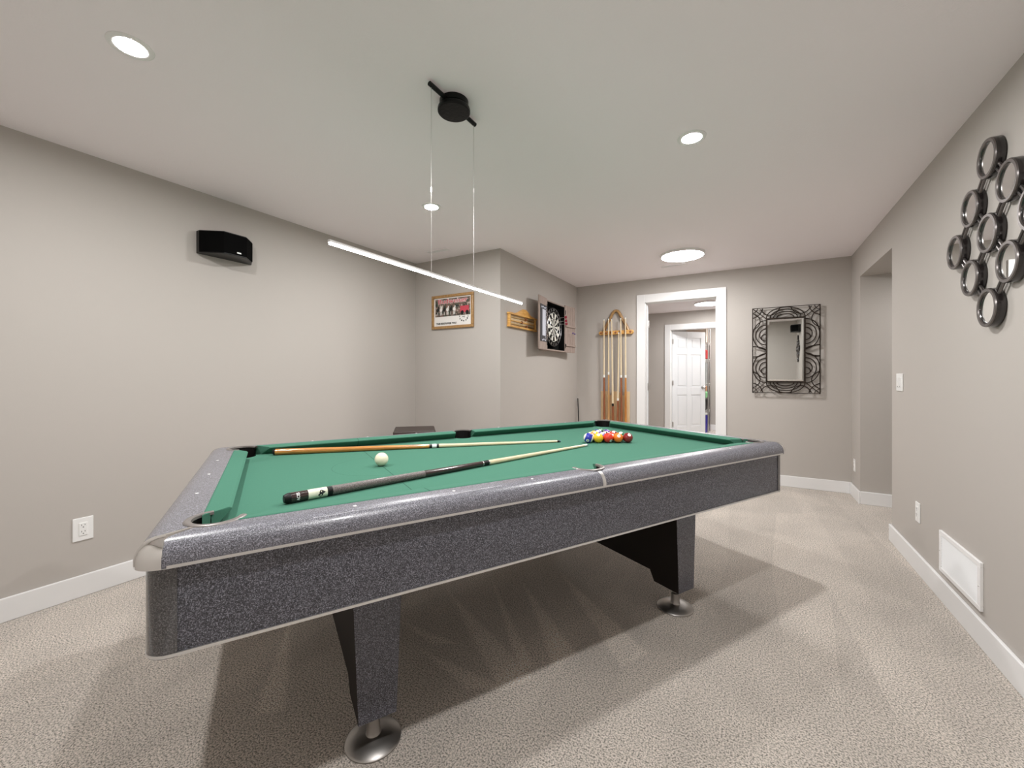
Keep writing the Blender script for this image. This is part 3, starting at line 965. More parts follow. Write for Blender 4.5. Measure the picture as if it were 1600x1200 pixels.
LB = math.hypot(1.49 - 0.012, 1.954 - 2.366)
cB, radB = cue('pool_cue', 'orange-brown wooden pool cue with a white joint ring, farther cue on the felt',
    [('bumper', 0, 0.008, M['rubber'], 1), ('butt', 0.008, 0.499, M['orangewood'], 1), ('joint_ring', 0.499, 0.509, M['black'], 1.03),
     ('joint', 0.509, 0.525, M['pearl'], 1.02), ('joint_ring', 0.525, 0.533, M['black'], 1.03), ('shaft', 0.533, 0.985, M['maple'], 1),
     ('ferrule', 0.985, 0.994, M['black'], 1.0), ('tip', 0.994, 1.0, M['tip'], 1)], LB, 0.0155, 0.0064)
lay(cB, uv(0.012, 2.366, BED + 0.0158), uv(1.49, 1.954, BED + 0.0068), 0.4)

# ------------------------------------------------------------------ cue rack on the far wall
YW = YF
rk = thing('cue_rack', 'wooden wall cue rack with an arched top on the far wall left of the doorway', 'cue rack', (-1.478, YW - 0.002, 0.4))
def loc_r(x, z): return (x + 1.478, z - 0.4)
bm = new()
hwid = [(0.0, 0.268), (0.022, 0.262), (0.038, 0.245), (0.052, 0.22), (0.069, 0.185), (0.092, 0.14), (0.118, 0.095), (0.142, 0.05), (0.158, 0.01)]
pts = [(-w, -0.022, 1.33 + z) for w, z in hwid[::-1]] + [(w, -0.022, 1.33 + z) for w, z in hwid[1:]]
tube(bm, pts, 0.019, 10)
finish('arch', bm, M['oak'], rk, smooth=50)
bm = new()
box(bm, (-0.205, -0.045, 1.295), (0.215, 0.0, 1.345))
for s in (-1, 1):
    lathe(bm, [(0, 0), (0.024, 0), (0.02, 0.012), (0, 0.018)], (0.205 * s + (0.005 if s > 0 else 0), -0.03, 1.32), (s, 0, 0), 14)
finish('cue_holder', bm, M['honey'], rk, bevel=0.006)
for k in range(7):
    bm = new()
    x = -0.185 + k * 0.0625
    lathe(bm, [(0, 0), (0.014, 0), (0.012, 0.007), (0.004, 0.011), (0, 0.012)], (x, -0.045, 1.32), (0, -1, 0), 12)
    finish('holder_clip', bm, M['redwood'], rk, smooth=40)
bm = new()
for x0, x1, z1 in ((-0.2, -0.168, 0.57), (-0.165, -0.09, 0.57), (-0.06, 0.012, 0.57), (0.015, 0.075, 0.56), (0.10, 0.172, 0.57)):
    box(bm, (x0, -0.018, 0.06), (x1, 0.0, z1))
box(bm, (-0.2, -0.012, 0.06), (0.172, -0.001, 0.52))
finish('back_board', bm, M['palewood'], rk, bevel=0.004)
pbox('base_tray', (-0.22, -0.115, 0.03), (0.22, 0.0, 0.06), M['palewood'], rk, bevel=0.005)

def rack_cue(x_tip, x_butt, ztip, joint, m, label, white=True, yoff=-0.05):
    L = ztip - 0.462
    fj = (joint - 0.462) / L
    c, r = cue('pool_cue', label, [('bumper', 0, 0.01, M['rubber'], 1), ('butt', 0.01, fj - 0.012, m, 1), ('joint', fj - 0.012, fj + 0.012, M['ferrule'] if white else M['black'], 1.05),
        ('shaft', fj + 0.012, 0.985, M['maple'], 1), ('ferrule', 0.985, 0.995, M['ferrule'], 1), ('tip', 0.995, 1, M['tip'], 1)], L, 0.0155, 0.0066, 'cues standing in the wall rack')
    lay(c, Vector((x_butt, YW + yoff - 0.005, 0.462)), Vector((x_tip, YW + yoff - 0.022, ztip)))
rack_cue(-1.619, -1.622, 1.90, 1.165, M['redwood'], 'cue with a dark red-brown butt, leftmost in the wall rack')
rack_cue(-1.560, -1.563, 1.905, 1.20, M['tanwood'], 'cue with a tan butt and dark ring, second from the left in the wall rack')
rack_cue(-1.520, -1.505, 1.895, 0.80, M['redwood'], 'cue with a short dark butt, third from the left in the wall rack', white=False)
rack_cue(-1.428, -1.449, 1.72, 0.87, M['redwood'], 'leaning cue with a low white joint near the middle of the wall rack', yoff=-0.052)
rack_cue(-1.404, -1.398, 1.90, 1.162, M['redwood'], 'cue with a red-brown butt, second from the right in the wall rack')
rack_cue(-1.345, -1.345, 1.905, 1.162, M['orangewood'], 'cue with an orange-brown butt, rightmost in the wall rack')
# black stick in the corner
bm = new()
tube(bm, [(-1.93, 5.10, 0.012), (-1.985, 5.165, 0.87)], [0.009, 0.006], 12)
o = finish('black_stick', bm, M['black'], smooth=40)
tag(o, 'thin black stick leaning in the corner between the dartboard wall and the far wall', 'stick')

# ------------------------------------------------------------------ wall speaker(s)
def speaker(label, mirror=False):
    t = thing('wall_speaker', label, 'speaker')
    plan = [(0.0, -0.165), (0.042, -0.165), (0.157, -0.075), (0.157, 0.06), (0.07, 0.14), (0.0, 0.172)]
    bm = new(); prism(bm, plan, 0.0, 0.143, 'xyz'); finish('cabinet', bm, M['black'], t, bevel=0.003)
    bm = new()
    prism(bm, [(0.044, -0.168), (0.159, -0.077), (0.1595, 0.061), (0.072, 0.143), (0.068, 0.139), (0.154, 0.058), (0.154, -0.073), (0.040, -0.163)], 0.006, 0.137, 'xyz')
    finish('grille', bm, M['blackcloth'], t, bevel=0.002)
    bm = new(); box(bm, (0.1593, 0.0, 0.017), (0.1615, 0.025, 0.026)); finish('badge', bm, M['pearl'], t, bevel=0.001)
    pbox('wall_bracket', (-0.001, -0.03, 0.04), (0.006, 0.03, 0.1), M['black'], t)
    return t
sp = speaker('black angular surround speaker mounted high on the left wall')
sp.location = (XL, 1.42, 1.957)
sp2 = copy_tree(sp)
sp2['label'] = 'black angular speaker high on the right wall, seen in the far wall mirror'
sp2.location = (XR, 0.3, 2.05); sp2.rotation_euler = (0, 0, PI)

# ------------------------------------------------------------------ outlets and switches
def plate(kind, label, p, rot, w=0.072, h=0.118, cat='outlet', group='wall plates'):
    """plate in local xz plane facing -y"""
    t = thing(kind, label, cat, p, rot, group)
    bm = new(); box(bm, (-w / 2, -0.006, -h / 2), (w / 2, 0, h / 2)); finish('cover_plate', bm, M['white'], t, bevel=0.003)
    if kind == 'power_outlet':
        bm = new(); box(bm, (-0.017, -0.009, -0.034), (0.017, -0.0055, 0.034)); rc = finish('receptacle', bm, M['white'], t, bevel=0.0015)
        for zc in (0.017, -0.017):
            bm = new()
            box(bm, (-0.0075, -0.0095, zc + 0.001), (-0.0055, -0.0088, zc + 0.009))
            box(bm, (0.0055, -0.0095, zc + 0.002), (0.0075, -0.0088, zc + 0.009))
            lathe(bm, [(0, 0.0088), (0.0026, 0.0088), (0.0026, 0.0095), (0, 0.0095)], (0, 0, zc - 0.006), (0, -1, 0), 12)
            finish('socket_slots', bm, M['slot'], rc)
    else:
        n = 2 if w > 0.1 else 1
        for k in range(n):
            xc = (k - (n - 1) / 2) * 0.046
            bm = new()
            prism(bm, [(-0.0055, -0.033), (-0.0085, -0.033), (-0.0115, 0.033), (-0.0055, 0.033)], xc - 0.0165, xc + 0.0165, 'yzx')
            rk_ = finish('rocker', bm, M['white'], t, bevel=0.001)
            bm = new(); box(bm, (xc - 0.004, -0.0105, -0.030), (xc + 0.004, -0.0085, -0.026)); finish('indicator', bm, M['slot'], rk_)
    return t
plate('power_outlet', 'white power outlet low on the left wall near the pool table corner', (XL, 0.739, 0.357), PI / 2, 0.08, 0.122)
plate('power_outlet', 'white power outlet low on the right wall between the switch and the return vent', (XR, 3.34, 0.355), -PI / 2)
plate('power_outlet', 'small white outlet low on the right wall beyond the opening', (XR, 5.06, 0.31), -PI / 2)
plate('light_switch', 'white two-rocker light switch on the right wall beside the opening', (XR, 3.684, 1.127), -PI / 2, 0.13, 0.118, 'light switch')

# ------------------------------------------------------------------ return vent
t = thing('return_vent', 'white slatted return air grille on the right wall just above the baseboard', 'vent', (XR, 2.772, 0.2565), -PI / 2)
W2, H2 = 0.222, 0.106
bm = new()
for a, b in (((-W2, -0.012, H2 - 0.022), (W2, 0, H2)), ((-W2, -0.012, -H2), (W2, 0, -H2 + 0.022)),
             ((-W2, -0.012, -H2 + 0.022), (-W2 + 0.024, 0, H2 - 0.022)), ((W2 - 0.024, -0.012, -H2 + 0.022), (W2, 0, H2 - 0.022))):
    box(bm, a, b)
finish('vent_frame', bm, M['ventwhite'], t, bevel=0.002)
pbox('backing', (-W2 + 0.02, -0.002, -H2 + 0.02), (W2 - 0.02, -0.0005, H2 - 0.02), M['slot'], t)
bm = new()
ns = 20
for k in range(ns):
    z = -H2 + 0.024 + (2 * H2 - 0.048) * k / (ns - 1)
    prism(bm, [(-0.0105, z - 0.0022), (-0.0095, z - 0.0028), (-0.002, z + 0.0018), (-0.002, z + 0.003)], -W2 + 0.023, W2 - 0.023, 'yzx')
finish('slats', bm, M['ventwhite'], t)
for s in (-1, 1):
    bm = new(); lathe(bm, [(0, 0.012), (0.004, 0.012), (0.003, 0.0135), (0, 0.014)], (s * (W2 - 0.012), 0, 0), (0, -1, 0), 12)
    finish('screw', bm, M['steel'], t, smooth=40)
# ceiling supply registers
def register(x, y, label, w=0.26, d=0.085):
    t = thing('ceiling_register', label, 'vent', (x, y, H), 0, 'ceiling registers')
    bm = new()
    for a, b in (((-w / 2, -d / 2, -0.006), (w / 2, -d / 2 + 0.014, 0)), ((-w / 2, d / 2 - 0.014, -0.006), (w / 2, d / 2, 0)),
                 ((-w / 2, -d / 2 + 0.014, -0.006), (-w / 2 + 0.014, d / 2 - 0.014, 0)), ((w / 2 - 0.014, -d / 2 + 0.014, -0.006), (w / 2, d / 2 - 0.014, 0))):
        box(bm, a, b)
    finish('vent_frame', bm, M['ceil'], t, bevel=0.0015)
    bm = new()
    for k in range(22):
        xx = -w / 2 + 0.02 + (w - 0.04) * k / 21
        prism(bm, [(xx - 0.002, -0.0055), (xx + 0.001, -0.0055), (xx + 0.003, -0.0005), (xx + 0.001, -0.0005)], -d / 2 + 0.014, d / 2 - 0.014, 'xzy')
    finish('slats', bm, M['ventwhite'], t)
register(-0.72, 4.69, 'small white ceiling register beside the large round flush light')
register(-2.565, 3.02, 'small white ceiling register near the alcove wall above the poster')

# ------------------------------------------------------------------ framed poster
t = thing('framed_poster', 'oak framed beer advertising poster on the alcove wall behind the pool table', 'poster', (-2.573, YP, 1.815))
PW, PH = 0.262, 0.1705
bm = new()
fw = 0.028
for a, b in (((-PW, -0.022, PH - fw), (PW, 0, PH)), ((-PW, -0.022, -PH), (PW, 0, -PH + fw)), ((-PW, -0.022, -PH + fw), (-PW + fw, 0, PH - fw)), ((PW - fw, -0.022, -PH + fw), (PW, 0, PH - fw))):
    box(bm, a, b)
finish('frame', bm, M['oak'], t, bevel=0.004)
prt = pbox('print', (-PW + fw - 0.002, -0.010, -PH + fw - 0.002), (PW - fw + 0.002, -0.004, PH - fw + 0.002), M['paper'], t)
m, nt, b = new_mat('poster_scene')
tc = N(nt, 'ShaderNodeTexCoord'); mp = N(nt, 'ShaderNodeMapping'); mp.inputs['Scale'].default_value = (1.5, 1, 1)
nt.links.new(tc.outputs['Object'], mp.inputs['Vector'])
n = N(nt, 'ShaderNodeTexNoise', Scale=26.0, Detail=5.0, Distortion=1.2); nt.links.new(mp.outputs['Vector'], n.inputs['Vector'])
r = N(nt, 'ShaderNodeValToRGB'); e = r.color_ramp.elements
e[0].position = 0.34; e[0].color = (0.02, 0.02, 0.025, 1); e[1].position = 0.7; e[1].color = (0.6, 0.56, 0.5, 1)
k_ = e.new(0.45); k_.color = (0.07, 0.09, 0.06, 1); k_ = e.new(0.56); k_.color = (0.22, 0.11, 0.09, 1)
nt.links.new(n.outputs['Fac'], r.inputs['Fac']); nt.links.new(r.outputs['Color'], b.inputs['Base Color']); b.inputs['Roughness'].default_value = 0.5
pic = pbox('picture_area', (-0.218, -0.0115, -0.046), (0.222, -0.0098, 0.132), m, prt)
bm = new()   # row of horses and a red wagon, as simple silhouettes
def blob(cx, cz, rx, rz, mi, y=-0.0122):
    vs_ = [bm.verts.new((cx + rx * math.cos(2 * PI * k / 12), y, cz + rz * math.sin(2 * PI * k / 12))) for k in range(12)]
    bm.faces.new(vs_).material_index = mi
for k in range(6):
    x = -0.185 + k * 0.042
    blob(x, 0.022, 0.017, 0.02, k % 2); blob(x + 0.010, 0.046, 0.007, 0.012, k % 2)
    for q in (-0.009, 0.0, 0.009): blob(x + q, -0.015, 0.003, 0.02, 1 if q == 0 else k % 2)
box(bm, (0.10, -0.0123, -0.02), (0.205, -0.0118, 0.045), 2)
blob(0.125, -0.02, 0.02, 0.02, 0, -0.0126); blob(0.185, -0.02, 0.02, 0.02, 0, -0.0126)
finish('picture_figures', bm, [M['ink'], M['paper'], M['redink']], pic)
def flat_text(s, size, x, z, m, parent, y=-0.0125, bold=0.0, sx=1.0, nm='lettering'):
    vs, fs = text_mesh(s, size, bold=bold)
    bm = new(); add_raw(bm, vs, fs, lambda c: Vector((x + c.x * sx, y, z + c.y)))
    return finish(nm, bm, m, parent)
flat_text('Budweiser', 0.066, 0.003, 0.104, M['paper'], prt, -0.0128, 0.0032, 1.32)
flat_text('Budweiser', 0.066, 0.003, 0.104, M['redink'], prt, -0.0132, 0.0008, 1.32)
flat_text("THIS BUD'S FOR YOU", 0.024, -0.075, -0.118, M['ink'], prt, -0.0125, 0.0010, 1.12)
bm = new()
random.seed(3)
for (x, z) in ((0.092, -0.058), (0.098, -0.082), (0.135, -0.062), (0.152, -0.064), (0.195, -0.062), (0.118, -0.098), (0.142, -0.104), (0.170, -0.098), (0.186, -0.08)):
    w, h = random.uniform(0.003, 0.007), random.uniform(0.004, 0.009)
    box(bm, (x - w, -0.0118, z - h), (x + w, -0.0112, z + h))
finish('printed_marks', bm, M['ink'], prt)

# ------------------------------------------------------------------ wooden scoreboard
t = thing('scoreboard', 'small honey coloured wooden cue-sports scoreboard on the wall left of the dartboard', 'scoreboard', (XB, 3.66, 1.72), PI / 2)
# local x -> +y world, local -y -> +x world
bm = new()
prism(bm, [(-0.28, 0.062), (-0.17, 0.066), (-0.09, 0.085), (0.0, 0.125), (0.06, 0.128), (0.12, 0.105), (0.17, 0.078), (0.28, 0.066), (0.28, 0.05), (-0.28, 0.05)], -0.022, 0.0, 'xzy')
finish('crest', bm, M['honey'], t, bevel=0.003)
bm = new()
for a, b in (((-0.29, -0.035, 0.045), (0.29, 0, 0.062)), ((-0.29, -0.035, -0.078), (0.29, 0, -0.062)), ((-0.28, -0.03, -0.062), (-0.262, 0, 0.045)), ((0.262, -0.03, -0.062), (0.28, 0, 0.045))):
    box(bm, a, b)
finish('frame', bm, M['honey'], t, bevel=0.003)
pbox('back_board', (-0.262, -0.008, -0.062), (0.262, -0.001, 0.045), M['palewood'], t)
for z in (0.022, -0.012, -0.044):
    pbox('score_rail', (-0.262, -0.02, z - 0.005), (0.262, -0.008, z + 0.005), M['brass'] if z != -0.012 else M['honey'], t, bevel=0.002)
for x, z in ((0.06, 0.022), (0.075, -0.044), (-0.02, -0.012)):
    pbox('slider', (x - 0.008, -0.028, z - 0.012), (x + 0.008, -0.008, z + 0.012), M['redwood'], t, bevel=0.002)
bm = new()
for k in range(24):
    x = -0.25 + k * 0.0215
    for z in (0.035, -0.028): box(bm, (x, -0.0085, z - 0.004), (x + 0.006, -0.0078, z + 0.004))
finish('score_marks', bm, M['ink'], t)

# ------------------------------------------------------------------ dartboard cabinet
yc = 4.315
t = thing('dartboard_cabinet', 'open grey-brown wooden dartboard cabinet with spread doors on the wall beside the far corner', 'dartboard cabinet', (XB + 0.002, yc, 1.727), PI / 2)
CW, CH, CD = 0.255, 0.275, 0.095
bm = new()
for a, b in (((-CW, -CD, CH - 0.014), (CW, 0, CH)), ((-CW, -CD, -CH), (CW, 0, -CH + 0.014)), ((-CW, -CD, -CH + 0.014), (-CW + 0.014, 0, CH - 0.014)), ((CW - 0.014, -CD, -CH + 0.014), (CW, 0, CH - 0.014))):
    box(bm, a, b)
finish('case', bm, M['drift'], t, bevel=0.002)
pbox('case_lining', (-CW + 0.014, -0.02, -CH + 0.014), (CW - 0.014, -0.002, CH - 0.014), M['boardblack'], t)
bm = new()
for s in (-1, 1):
    a, b = sorted((s * (CW - 0.0142), s * (CW - 0.019))); box(bm, (a, -CD + 0.002, -CH + 0.0145), (b, -0.021, CH - 0.0145))
    a, b = sorted((s * (CH - 0.0142), s * (CH - 0.019))); box(bm, (-CW + 0.0195, -CD + 0.002, a), (CW - 0.0195, -0.021, b))
finish('side_lining', bm, M['boardblack'], t)
# the board: rings of segments
def dart_disc(bm):
    segs = 20
    radii = [(0.0, 0.0064, 'b'), (0.0064, 0.016, 'b'), (0.016, 0.099, 's'), (0.099, 0.107, 'r'), (0.107, 0.162, 's'), (0.162, 0.170, 'r')]
    y = -0.062
    for r0, r1, kd in radii[2:]:
        for k in range(segs):
            a0, a1 = 2 * PI * (k - 0.5) / segs, 2 * PI * (k + 0.5) / segs
            am = (a0 + a1) / 2
            pts = [(r0, a0), (r1, a0), (r1, am), (r1, a1), (r0, a1), (r0, am)]
            q = [bm.verts.new((r_ * math.sin(a_), y, r_ * math.cos(a_))) for r_, a_ in pts]
            mi = (0 if k % 2 == 0 else 1)
            if kd == 'r': mi = 1 if k % 2 == 0 else 0
            bm.faces.new(q).material_index = mi
bm = new()
lathe(bm, [(0, 0.02), (0.224, 0.02), (0.226, 0.024), (0.226, 0.058), (0.222, 0.0615), (0, 0.0615)], (0, 0, 0), (0, -1, 0), 60, mi=0)
dart_disc(bm)
lathe(bm, [(0.008, 0.0625), (0.016, 0.0625)], (0, 0, 0), (0, -1, 0), 24, mi=1)
board = finish('dartboard', bm, [M['boardblack'], M['boardwhite']], t, smooth=30)
bm = new()
for r_ in (0.016, 0.099, 0.107, 0.162, 0.170, 0.217):
    tube(bm, [(r_ * math.cos(2 * PI * k / 48), -0.0632, r_ * math.sin(2 * PI * k / 48)) for k in range(48)], 0.0014 if r_ > 0.2 else 0.0008, 5, True)
for k in range(20):
    a = 2 * PI * (k + 0.5) / 20
    tube(bm, [(0.016 * math.sin(a), -0.0632, 0.016 * math.cos(a)), (0.17 * math.sin(a), -0.0632, 0.17 * math.cos(a))], 0.0007, 4)
finish('wire_spider', bm, M['wire'], board)
order = [20, 1, 18, 4, 13, 6, 10, 15, 2, 17, 3, 19, 7, 16, 8, 11, 14, 9, 12, 5]
bm = new()
for k, num in enumerate(order):
    a = 2 * PI * k / 20
    vs, fs = text_mesh(str(num), 0.034, bold=0.0012)
    add_raw(bm, vs, fs, lambda c: Vector((0.195 * math.sin(a) + c.x * math.cos(a) + c.y * math.sin(a), -0.0632, 0.195 * math.cos(a) - c.x * math.sin(a) + c.y * math.cos(a))))
finish('number_ring', bm, M['wire'], board)
# doors: hinged at the case's front edges, opened almost flat
def cab_door(side, ang):
    g_ = bpy.data.objects.new('door', None); C.objects.link(g_); g_.parent = t
    g_.location = (side * CW, -CD, 0); g_.rotation_euler = (0, 0, ang)
    return g_
def door_box(bm, side, x0, x1, y0, y1, z0, z1, mi=0):
    a, b_ = sorted((side * x0, side * x1)); box(bm, (a, y0, z0), (b_, y1, z1), mi)
DW = 0.25
for side, ang in ((-1, math.radians(7)), (1, math.radians(-6))):
    bm = new()
    door_box(bm, side, 0.002, DW, 0.0, 0.016, -CH, CH + 0.012)
    if side > 0:
        # plank joints and cross battens
        for x in (0.062, 0.125, 0.187): door_box(bm, side, x - 0.0012, x + 0.0012, -0.0006, 0.0, -CH, CH, 1)
        for z in (-0.19, 0.04): door_box(bm, side, 0.004, DW - 0.004, -0.014, 0.0, z - 0.011, z + 0.011, 0)
    nm = 'cabinet_door'
    dr = finish(nm, bm, [M['drift'], M['driftdark']], t, bevel=0.002)
    dr.location = (side * CW, -CD - 0.002, 0); dr.rotation_euler = (0, 0, ang)
    if side < 0:
        bm = new(); door_box(bm, side, 0.02, DW - 0.025, -0.006, 0.0, -0.19, 0.20)
        cb = finish('score_slate', bm, M['chalkboard'], dr, bevel=0.002)
        bm = new(); random.seed(5)
        door_box(bm, side, 0.065, 0.17, -0.0068, -0.006, -0.13, 0.15)
        for k in range(26):
            z = -0.17 + k * 0.014
            x = random.uniform(0.028, 0.06); door_box(bm, side, x, x + 0.022, -0.0068, -0.006, z, z + 0.005)
        for x, z in ((0.05, 0.172), (0.09, 0.168), (0.13, 0.175), (0.17, 0.17), (0.06, -0.175), (0.11, -0.17), (0.15, -0.178)):
            door_box(bm, side, x, x + 0.028, -0.0068, -0.006, z - 0.008, z + 0.008)
        finish('chalk_marks', bm, M['chalk'], cb)
    for z in (-0.2, 0.2):
        bm = new(); tube(bm, [(0, -0.003, z - 0.025), (0, -0.003, z + 0.025)], 0.004, 8)
        finish('hinge', bm, M['black'], dr)

def dart(label, p, d, fm, sc=0.8):
    """p tip position, d direction from tip to flight"""
    t = thing('dart', label, 'dart', p, group='darts')
    d = Vector(d).normalized()
    q = d.to_track_quat('Z', 'Y'); t.rotation_euler = q.to_euler(); t.scale = (sc, sc, sc)
    bm = new(); lathe(bm, [(0, 0), (0.0012, 0.02), (0.0012, 0.03)], n=8); finish('point', bm, M['steel'], t)
    bm = new(); lathe(bm, [(0.0012, 0.03), (0.0035, 0.034), (0.0035, 0.075), (0.002, 0.08), (0.002, 0.12), (0, 0.12)], n=12); finish('barrel', bm, M['steel'], t, smooth=40)
    bm = new()
    for k in range(4):
        a = PI / 2 * k
        c_, s_ = math.cos(a), math.sin(a)
        q_ = [(0.0015, 0.11), (0.019, 0.122), (0.02, 0.145), (0.0015, 0.15)]
        for w in (-0.0005,):
            f = [bm.verts.new((r_ * c_ - w * s_, r_ * s_ + w * c_, z)) for r_, z in q_]
            g2 = [bm.verts.new((r_ * c_ + w * s_, r_ * s_ - w * c_, z)) for r_, z in q_]
            bm.faces.new(f); bm.faces.new(g2[::-1])
            for i in range(4): bm.faces.new((f[i], f[(i + 1) % 4], g2[(i + 1) % 4], g2[i]))
    finish('flight', bm, fm, t)
bx = XB + 0.0635
dart('upper red-flighted dart stuck in the upper right of the dartboard', (bx, yc + 0.10, 1.727 + 0.115), (1, 0.06, 0.05), M['redflight'])
dart('middle red-flighted dart stuck in the upper right of the dartboard', (bx, yc + 0.11, 1.727 + 0.072), (1, 0.05, 0.08), M['redflight'])
dart('lowest of the red-flighted darts stuck in the dartboard', (bx, yc + 0.115, 1.727 + 0.046), (1, 0.1, 0.0), M['redflight'])
dx_ = XB + CD + 0.012
dart('purple-flighted dart stuck in the right cabinet door, nearer the hinge', (dx_, yc + CW + 0.06, 1.68), (1, 0.1, 0.02), M['purpleflight'], 0.5)
dart('purple-flighted dart stuck in the right cabinet door, farther from the hinge', (dx_ + 0.006, yc + CW + 0.10, 1.665), (1, 0.15, 0.15), M['purpleflight'], 0.5)

# ------------------------------------------------------------------ wall mirror with bent wire frame
t = thing('wall_mirror', 'rectangular mirror in a large bent wire frame on the wall right of the doorway', 'mirror', (0.3215, YF, 1.4425))
MW, MH = 0.2955, 0.4545
IW, IH = 0.163, 0.331
YM = -0.035
bm = new()
tube(bm, [(-MW, YM, -MH), (MW, YM, -MH), (MW, YM, MH), (-MW, YM, MH)], 0.0065, 6, True)
finish('outer_frame', bm, M['wrought'], t)
bm = new()
for a, b in (((-IW - 0.012, YM - 0.008, IH), (IW + 0.012, YM + 0.012, IH + 0.012)), ((-IW - 0.012, YM - 0.008, -IH - 0.012), (IW + 0.012, YM + 0.012, -IH)),
             ((-IW - 0.012, YM - 0.008, -IH), (-IW, YM + 0.012, IH)), ((IW, YM - 0.008, -IH), (IW + 0.012, YM + 0.012, IH))):
    box(bm, a, b)
finish('inner_frame', bm, M['wrought'], t)
bm = new()
gv = 0.02
o_ = [bm.verts.new((x, YM + 0.002, z)) for x, z in ((-IW, -IH), (IW, -IH), (IW, IH), (-IW, IH))]
i_ = [bm.verts.new((x, YM - 0.003, z)) for x, z in ((-IW + gv, -IH + gv), (IW - gv, -IH + gv), (IW - gv, IH - gv), (-IW + gv, IH - gv))]
bk = [bm.verts.new((x, YM + 0.010, z)) for x, z in ((-IW, -IH), (IW, -IH), (IW, IH), (-IW, IH))]
bm.faces.new(i_)
for k in range(4):
    bm.faces.new((o_[k], o_[(k + 1) % 4], i_[(k + 1) % 4], i_[k]))
    bm.faces.new((bk[k], bk[(k + 1) % 4], o_[(k + 1) % 4], o_[k]))
bm.faces.new(bk[::-1])
finish('mirror_glass', bm, M['mirror'], t)
def arcpts(cx, cz, rx, rz, a0, a1, n=22, y=YM):
    return [(cx + rx * math.cos(math.radians(a0 + (a1 - a0) * k / n)), y, cz + rz * math.sin(math.radians(a0 + (a1 - a0) * k / n))) for k in range(n + 1)]
def inside(p): return abs(p[0]) <= MW + 1e-4 and abs(p[2]) <= MH + 1e-4
bm = new()
def wirearc(pts, r=0.005):
    seg = []
    for p in pts:
        if inside(p) and not (abs(p[0]) < IW and abs(p[2]) < IH): seg.append(p)
        else:
            if len(seg) > 2: tube(bm, seg, r, 6)
            seg = []
    if len(seg) > 2: tube(bm, seg, r, 6)
ew = IW + 0.012
for s in (-1, 1):
    a0, a1 = (-90, 90) if s > 0 else (90, 270)
    for cz in (0.165, -0.19):
        wirearc(arcpts(s * ew, cz, 0.117, 0.155, a0, a1))
        wirearc(arcpts(s * ew, cz, 0.090, 0.105, a0, a1))
        wirearc(arcpts(s * ew, cz, 0.055, 0.064, a0, a1))
        wirearc(arcpts(s * ew, cz - 0.03, 0.040, 0.035, a0, a1))
    # large waves that cross between the two groups
    wirearc(arcpts(s * (ew + 0.12), -0.012, 0.13, 0.055, 90, 270) if s > 0 else arcpts(s * (ew + 0.12), -0.012, 0.13, 0.055, -90, 90))
    wirearc([(s * (ew + 0.12 * k / 10), YM, 0.0 + 0.045 * math.sin(PI * k / 20)) for k in range(11)])
    wirearc([(s * (ew + 0.12 * k / 10), YM, -0.03 - 0.05 * math.sin(PI * k / 20)) for k in range(11)])
for s in (-1, 1):
    cz = s * (IH + 0.012)
    a0, a1 = (0, 180) if s > 0 else (180, 360)
    for rx, rz in ((0.17, 0.108), (0.135, 0.085), (0.105, 0.062), (0.075, 0.036)):
        wirearc(arcpts(0, cz, rx, rz, a0, a1))
    for q in (-1, 1):
        tube(bm, [(q * ew, YM, cz), (q * MW, YM, s * MH)], 0.0042, 6)
        wirearc(arcpts(q * MW, s * MH, 0.045, 0.045, 0, 360, 40), 0.0036)
        wirearc(arcpts(q * (MW + 0.02), s * (MH + 0.02), 0.115, 0.125, 0, 360, 60))
        wirearc(arcpts(q * (MW + 0.06), s * (MH - 0.14), 0.13, 0.10, 0, 360, 60))
        wirearc(arcpts(q * (MW - 0.16), s * (MH + 0.06), 0.10, 0.14, 0, 360, 60))
finish('wire_scrollwork', bm, M['wrought'], t)
bm = new()
for x, z in ((-0.12, 0.3), (0.12, 0.3), (-0.12, -0.3), (0.12, -0.3)): box(bm, (x - 0.01, YM + 0.008, z - 0.01), (x + 0.01, 0, z + 0.01))
finish('mounting_block', bm, M['wrought'], t)

# ------------------------------------------------------------------ ring mirror sculpture on the right wall
def ring_art(label, scale=1.0):
    t = thing('ring_mirror_art', label, 'wall art')
    def rim(cy, cz):
        bm = new()
        # axis along -x (into the room)
        lathe(bm, [(0.062, 0.004), (0.080, 0.004), (0.080, 0.028), (0.078, 0.031), (0.066, 0.031), (0.0625, 0.027)], (0, cy, cz), (-1, 0, 0), 44, close=True)
        r_ = finish('ring', bm, [M['dkrim']], t, smooth=35)
        bm = new()
        lathe(bm, [(0.0645, 0.030), (0.0665, 0.034), (0.0775, 0.034), (0.0795, 0.030)], (0, cy, cz), (-1, 0, 0), 44, close=True)
        finish('ring_face', bm, M['gunmetal'], r_, smooth=35)
        bm = new()
        lathe(bm, [(0, 0.018), (0.063, 0.018), (0.063, 0.026), (0, 0.026)], (0, cy, cz), (-1, 0, 0), 44)
        finish('round_mirror', bm, M['mirror'], r_)
    st = 0.1533
    pos = {}
    for i in range(3):
        for j in range(3):
            pos[(i, j)] = ((i - j) * st, -(i + j) * st)
    for p in pos.values(): rim(*p)
    for (i, j), p in pos.items():
        for q in ((i + 1, j), (i, j + 1)):
            if q in pos:
                a = Vector((-0.018, *p)); b_ = Vector((-0.018, *pos[q]))
                d = (b_ - a).normalized()
                side = Vector((0, -d.z, d.y)) * 0.011
                bm = new()
                for off in (side, -side):
                    tube(bm, [a + d * 0.077 + off, b_ - d * 0.077 + off], 0.0055, 8)
                finish('connector', bm, M['gunmetal'], t, smooth=40)
    return t
ra = ring_art('diamond of nine round mirrors in dark metal rings mounted on the right wall')
ra.location = (XR, 2.437, 2.064)
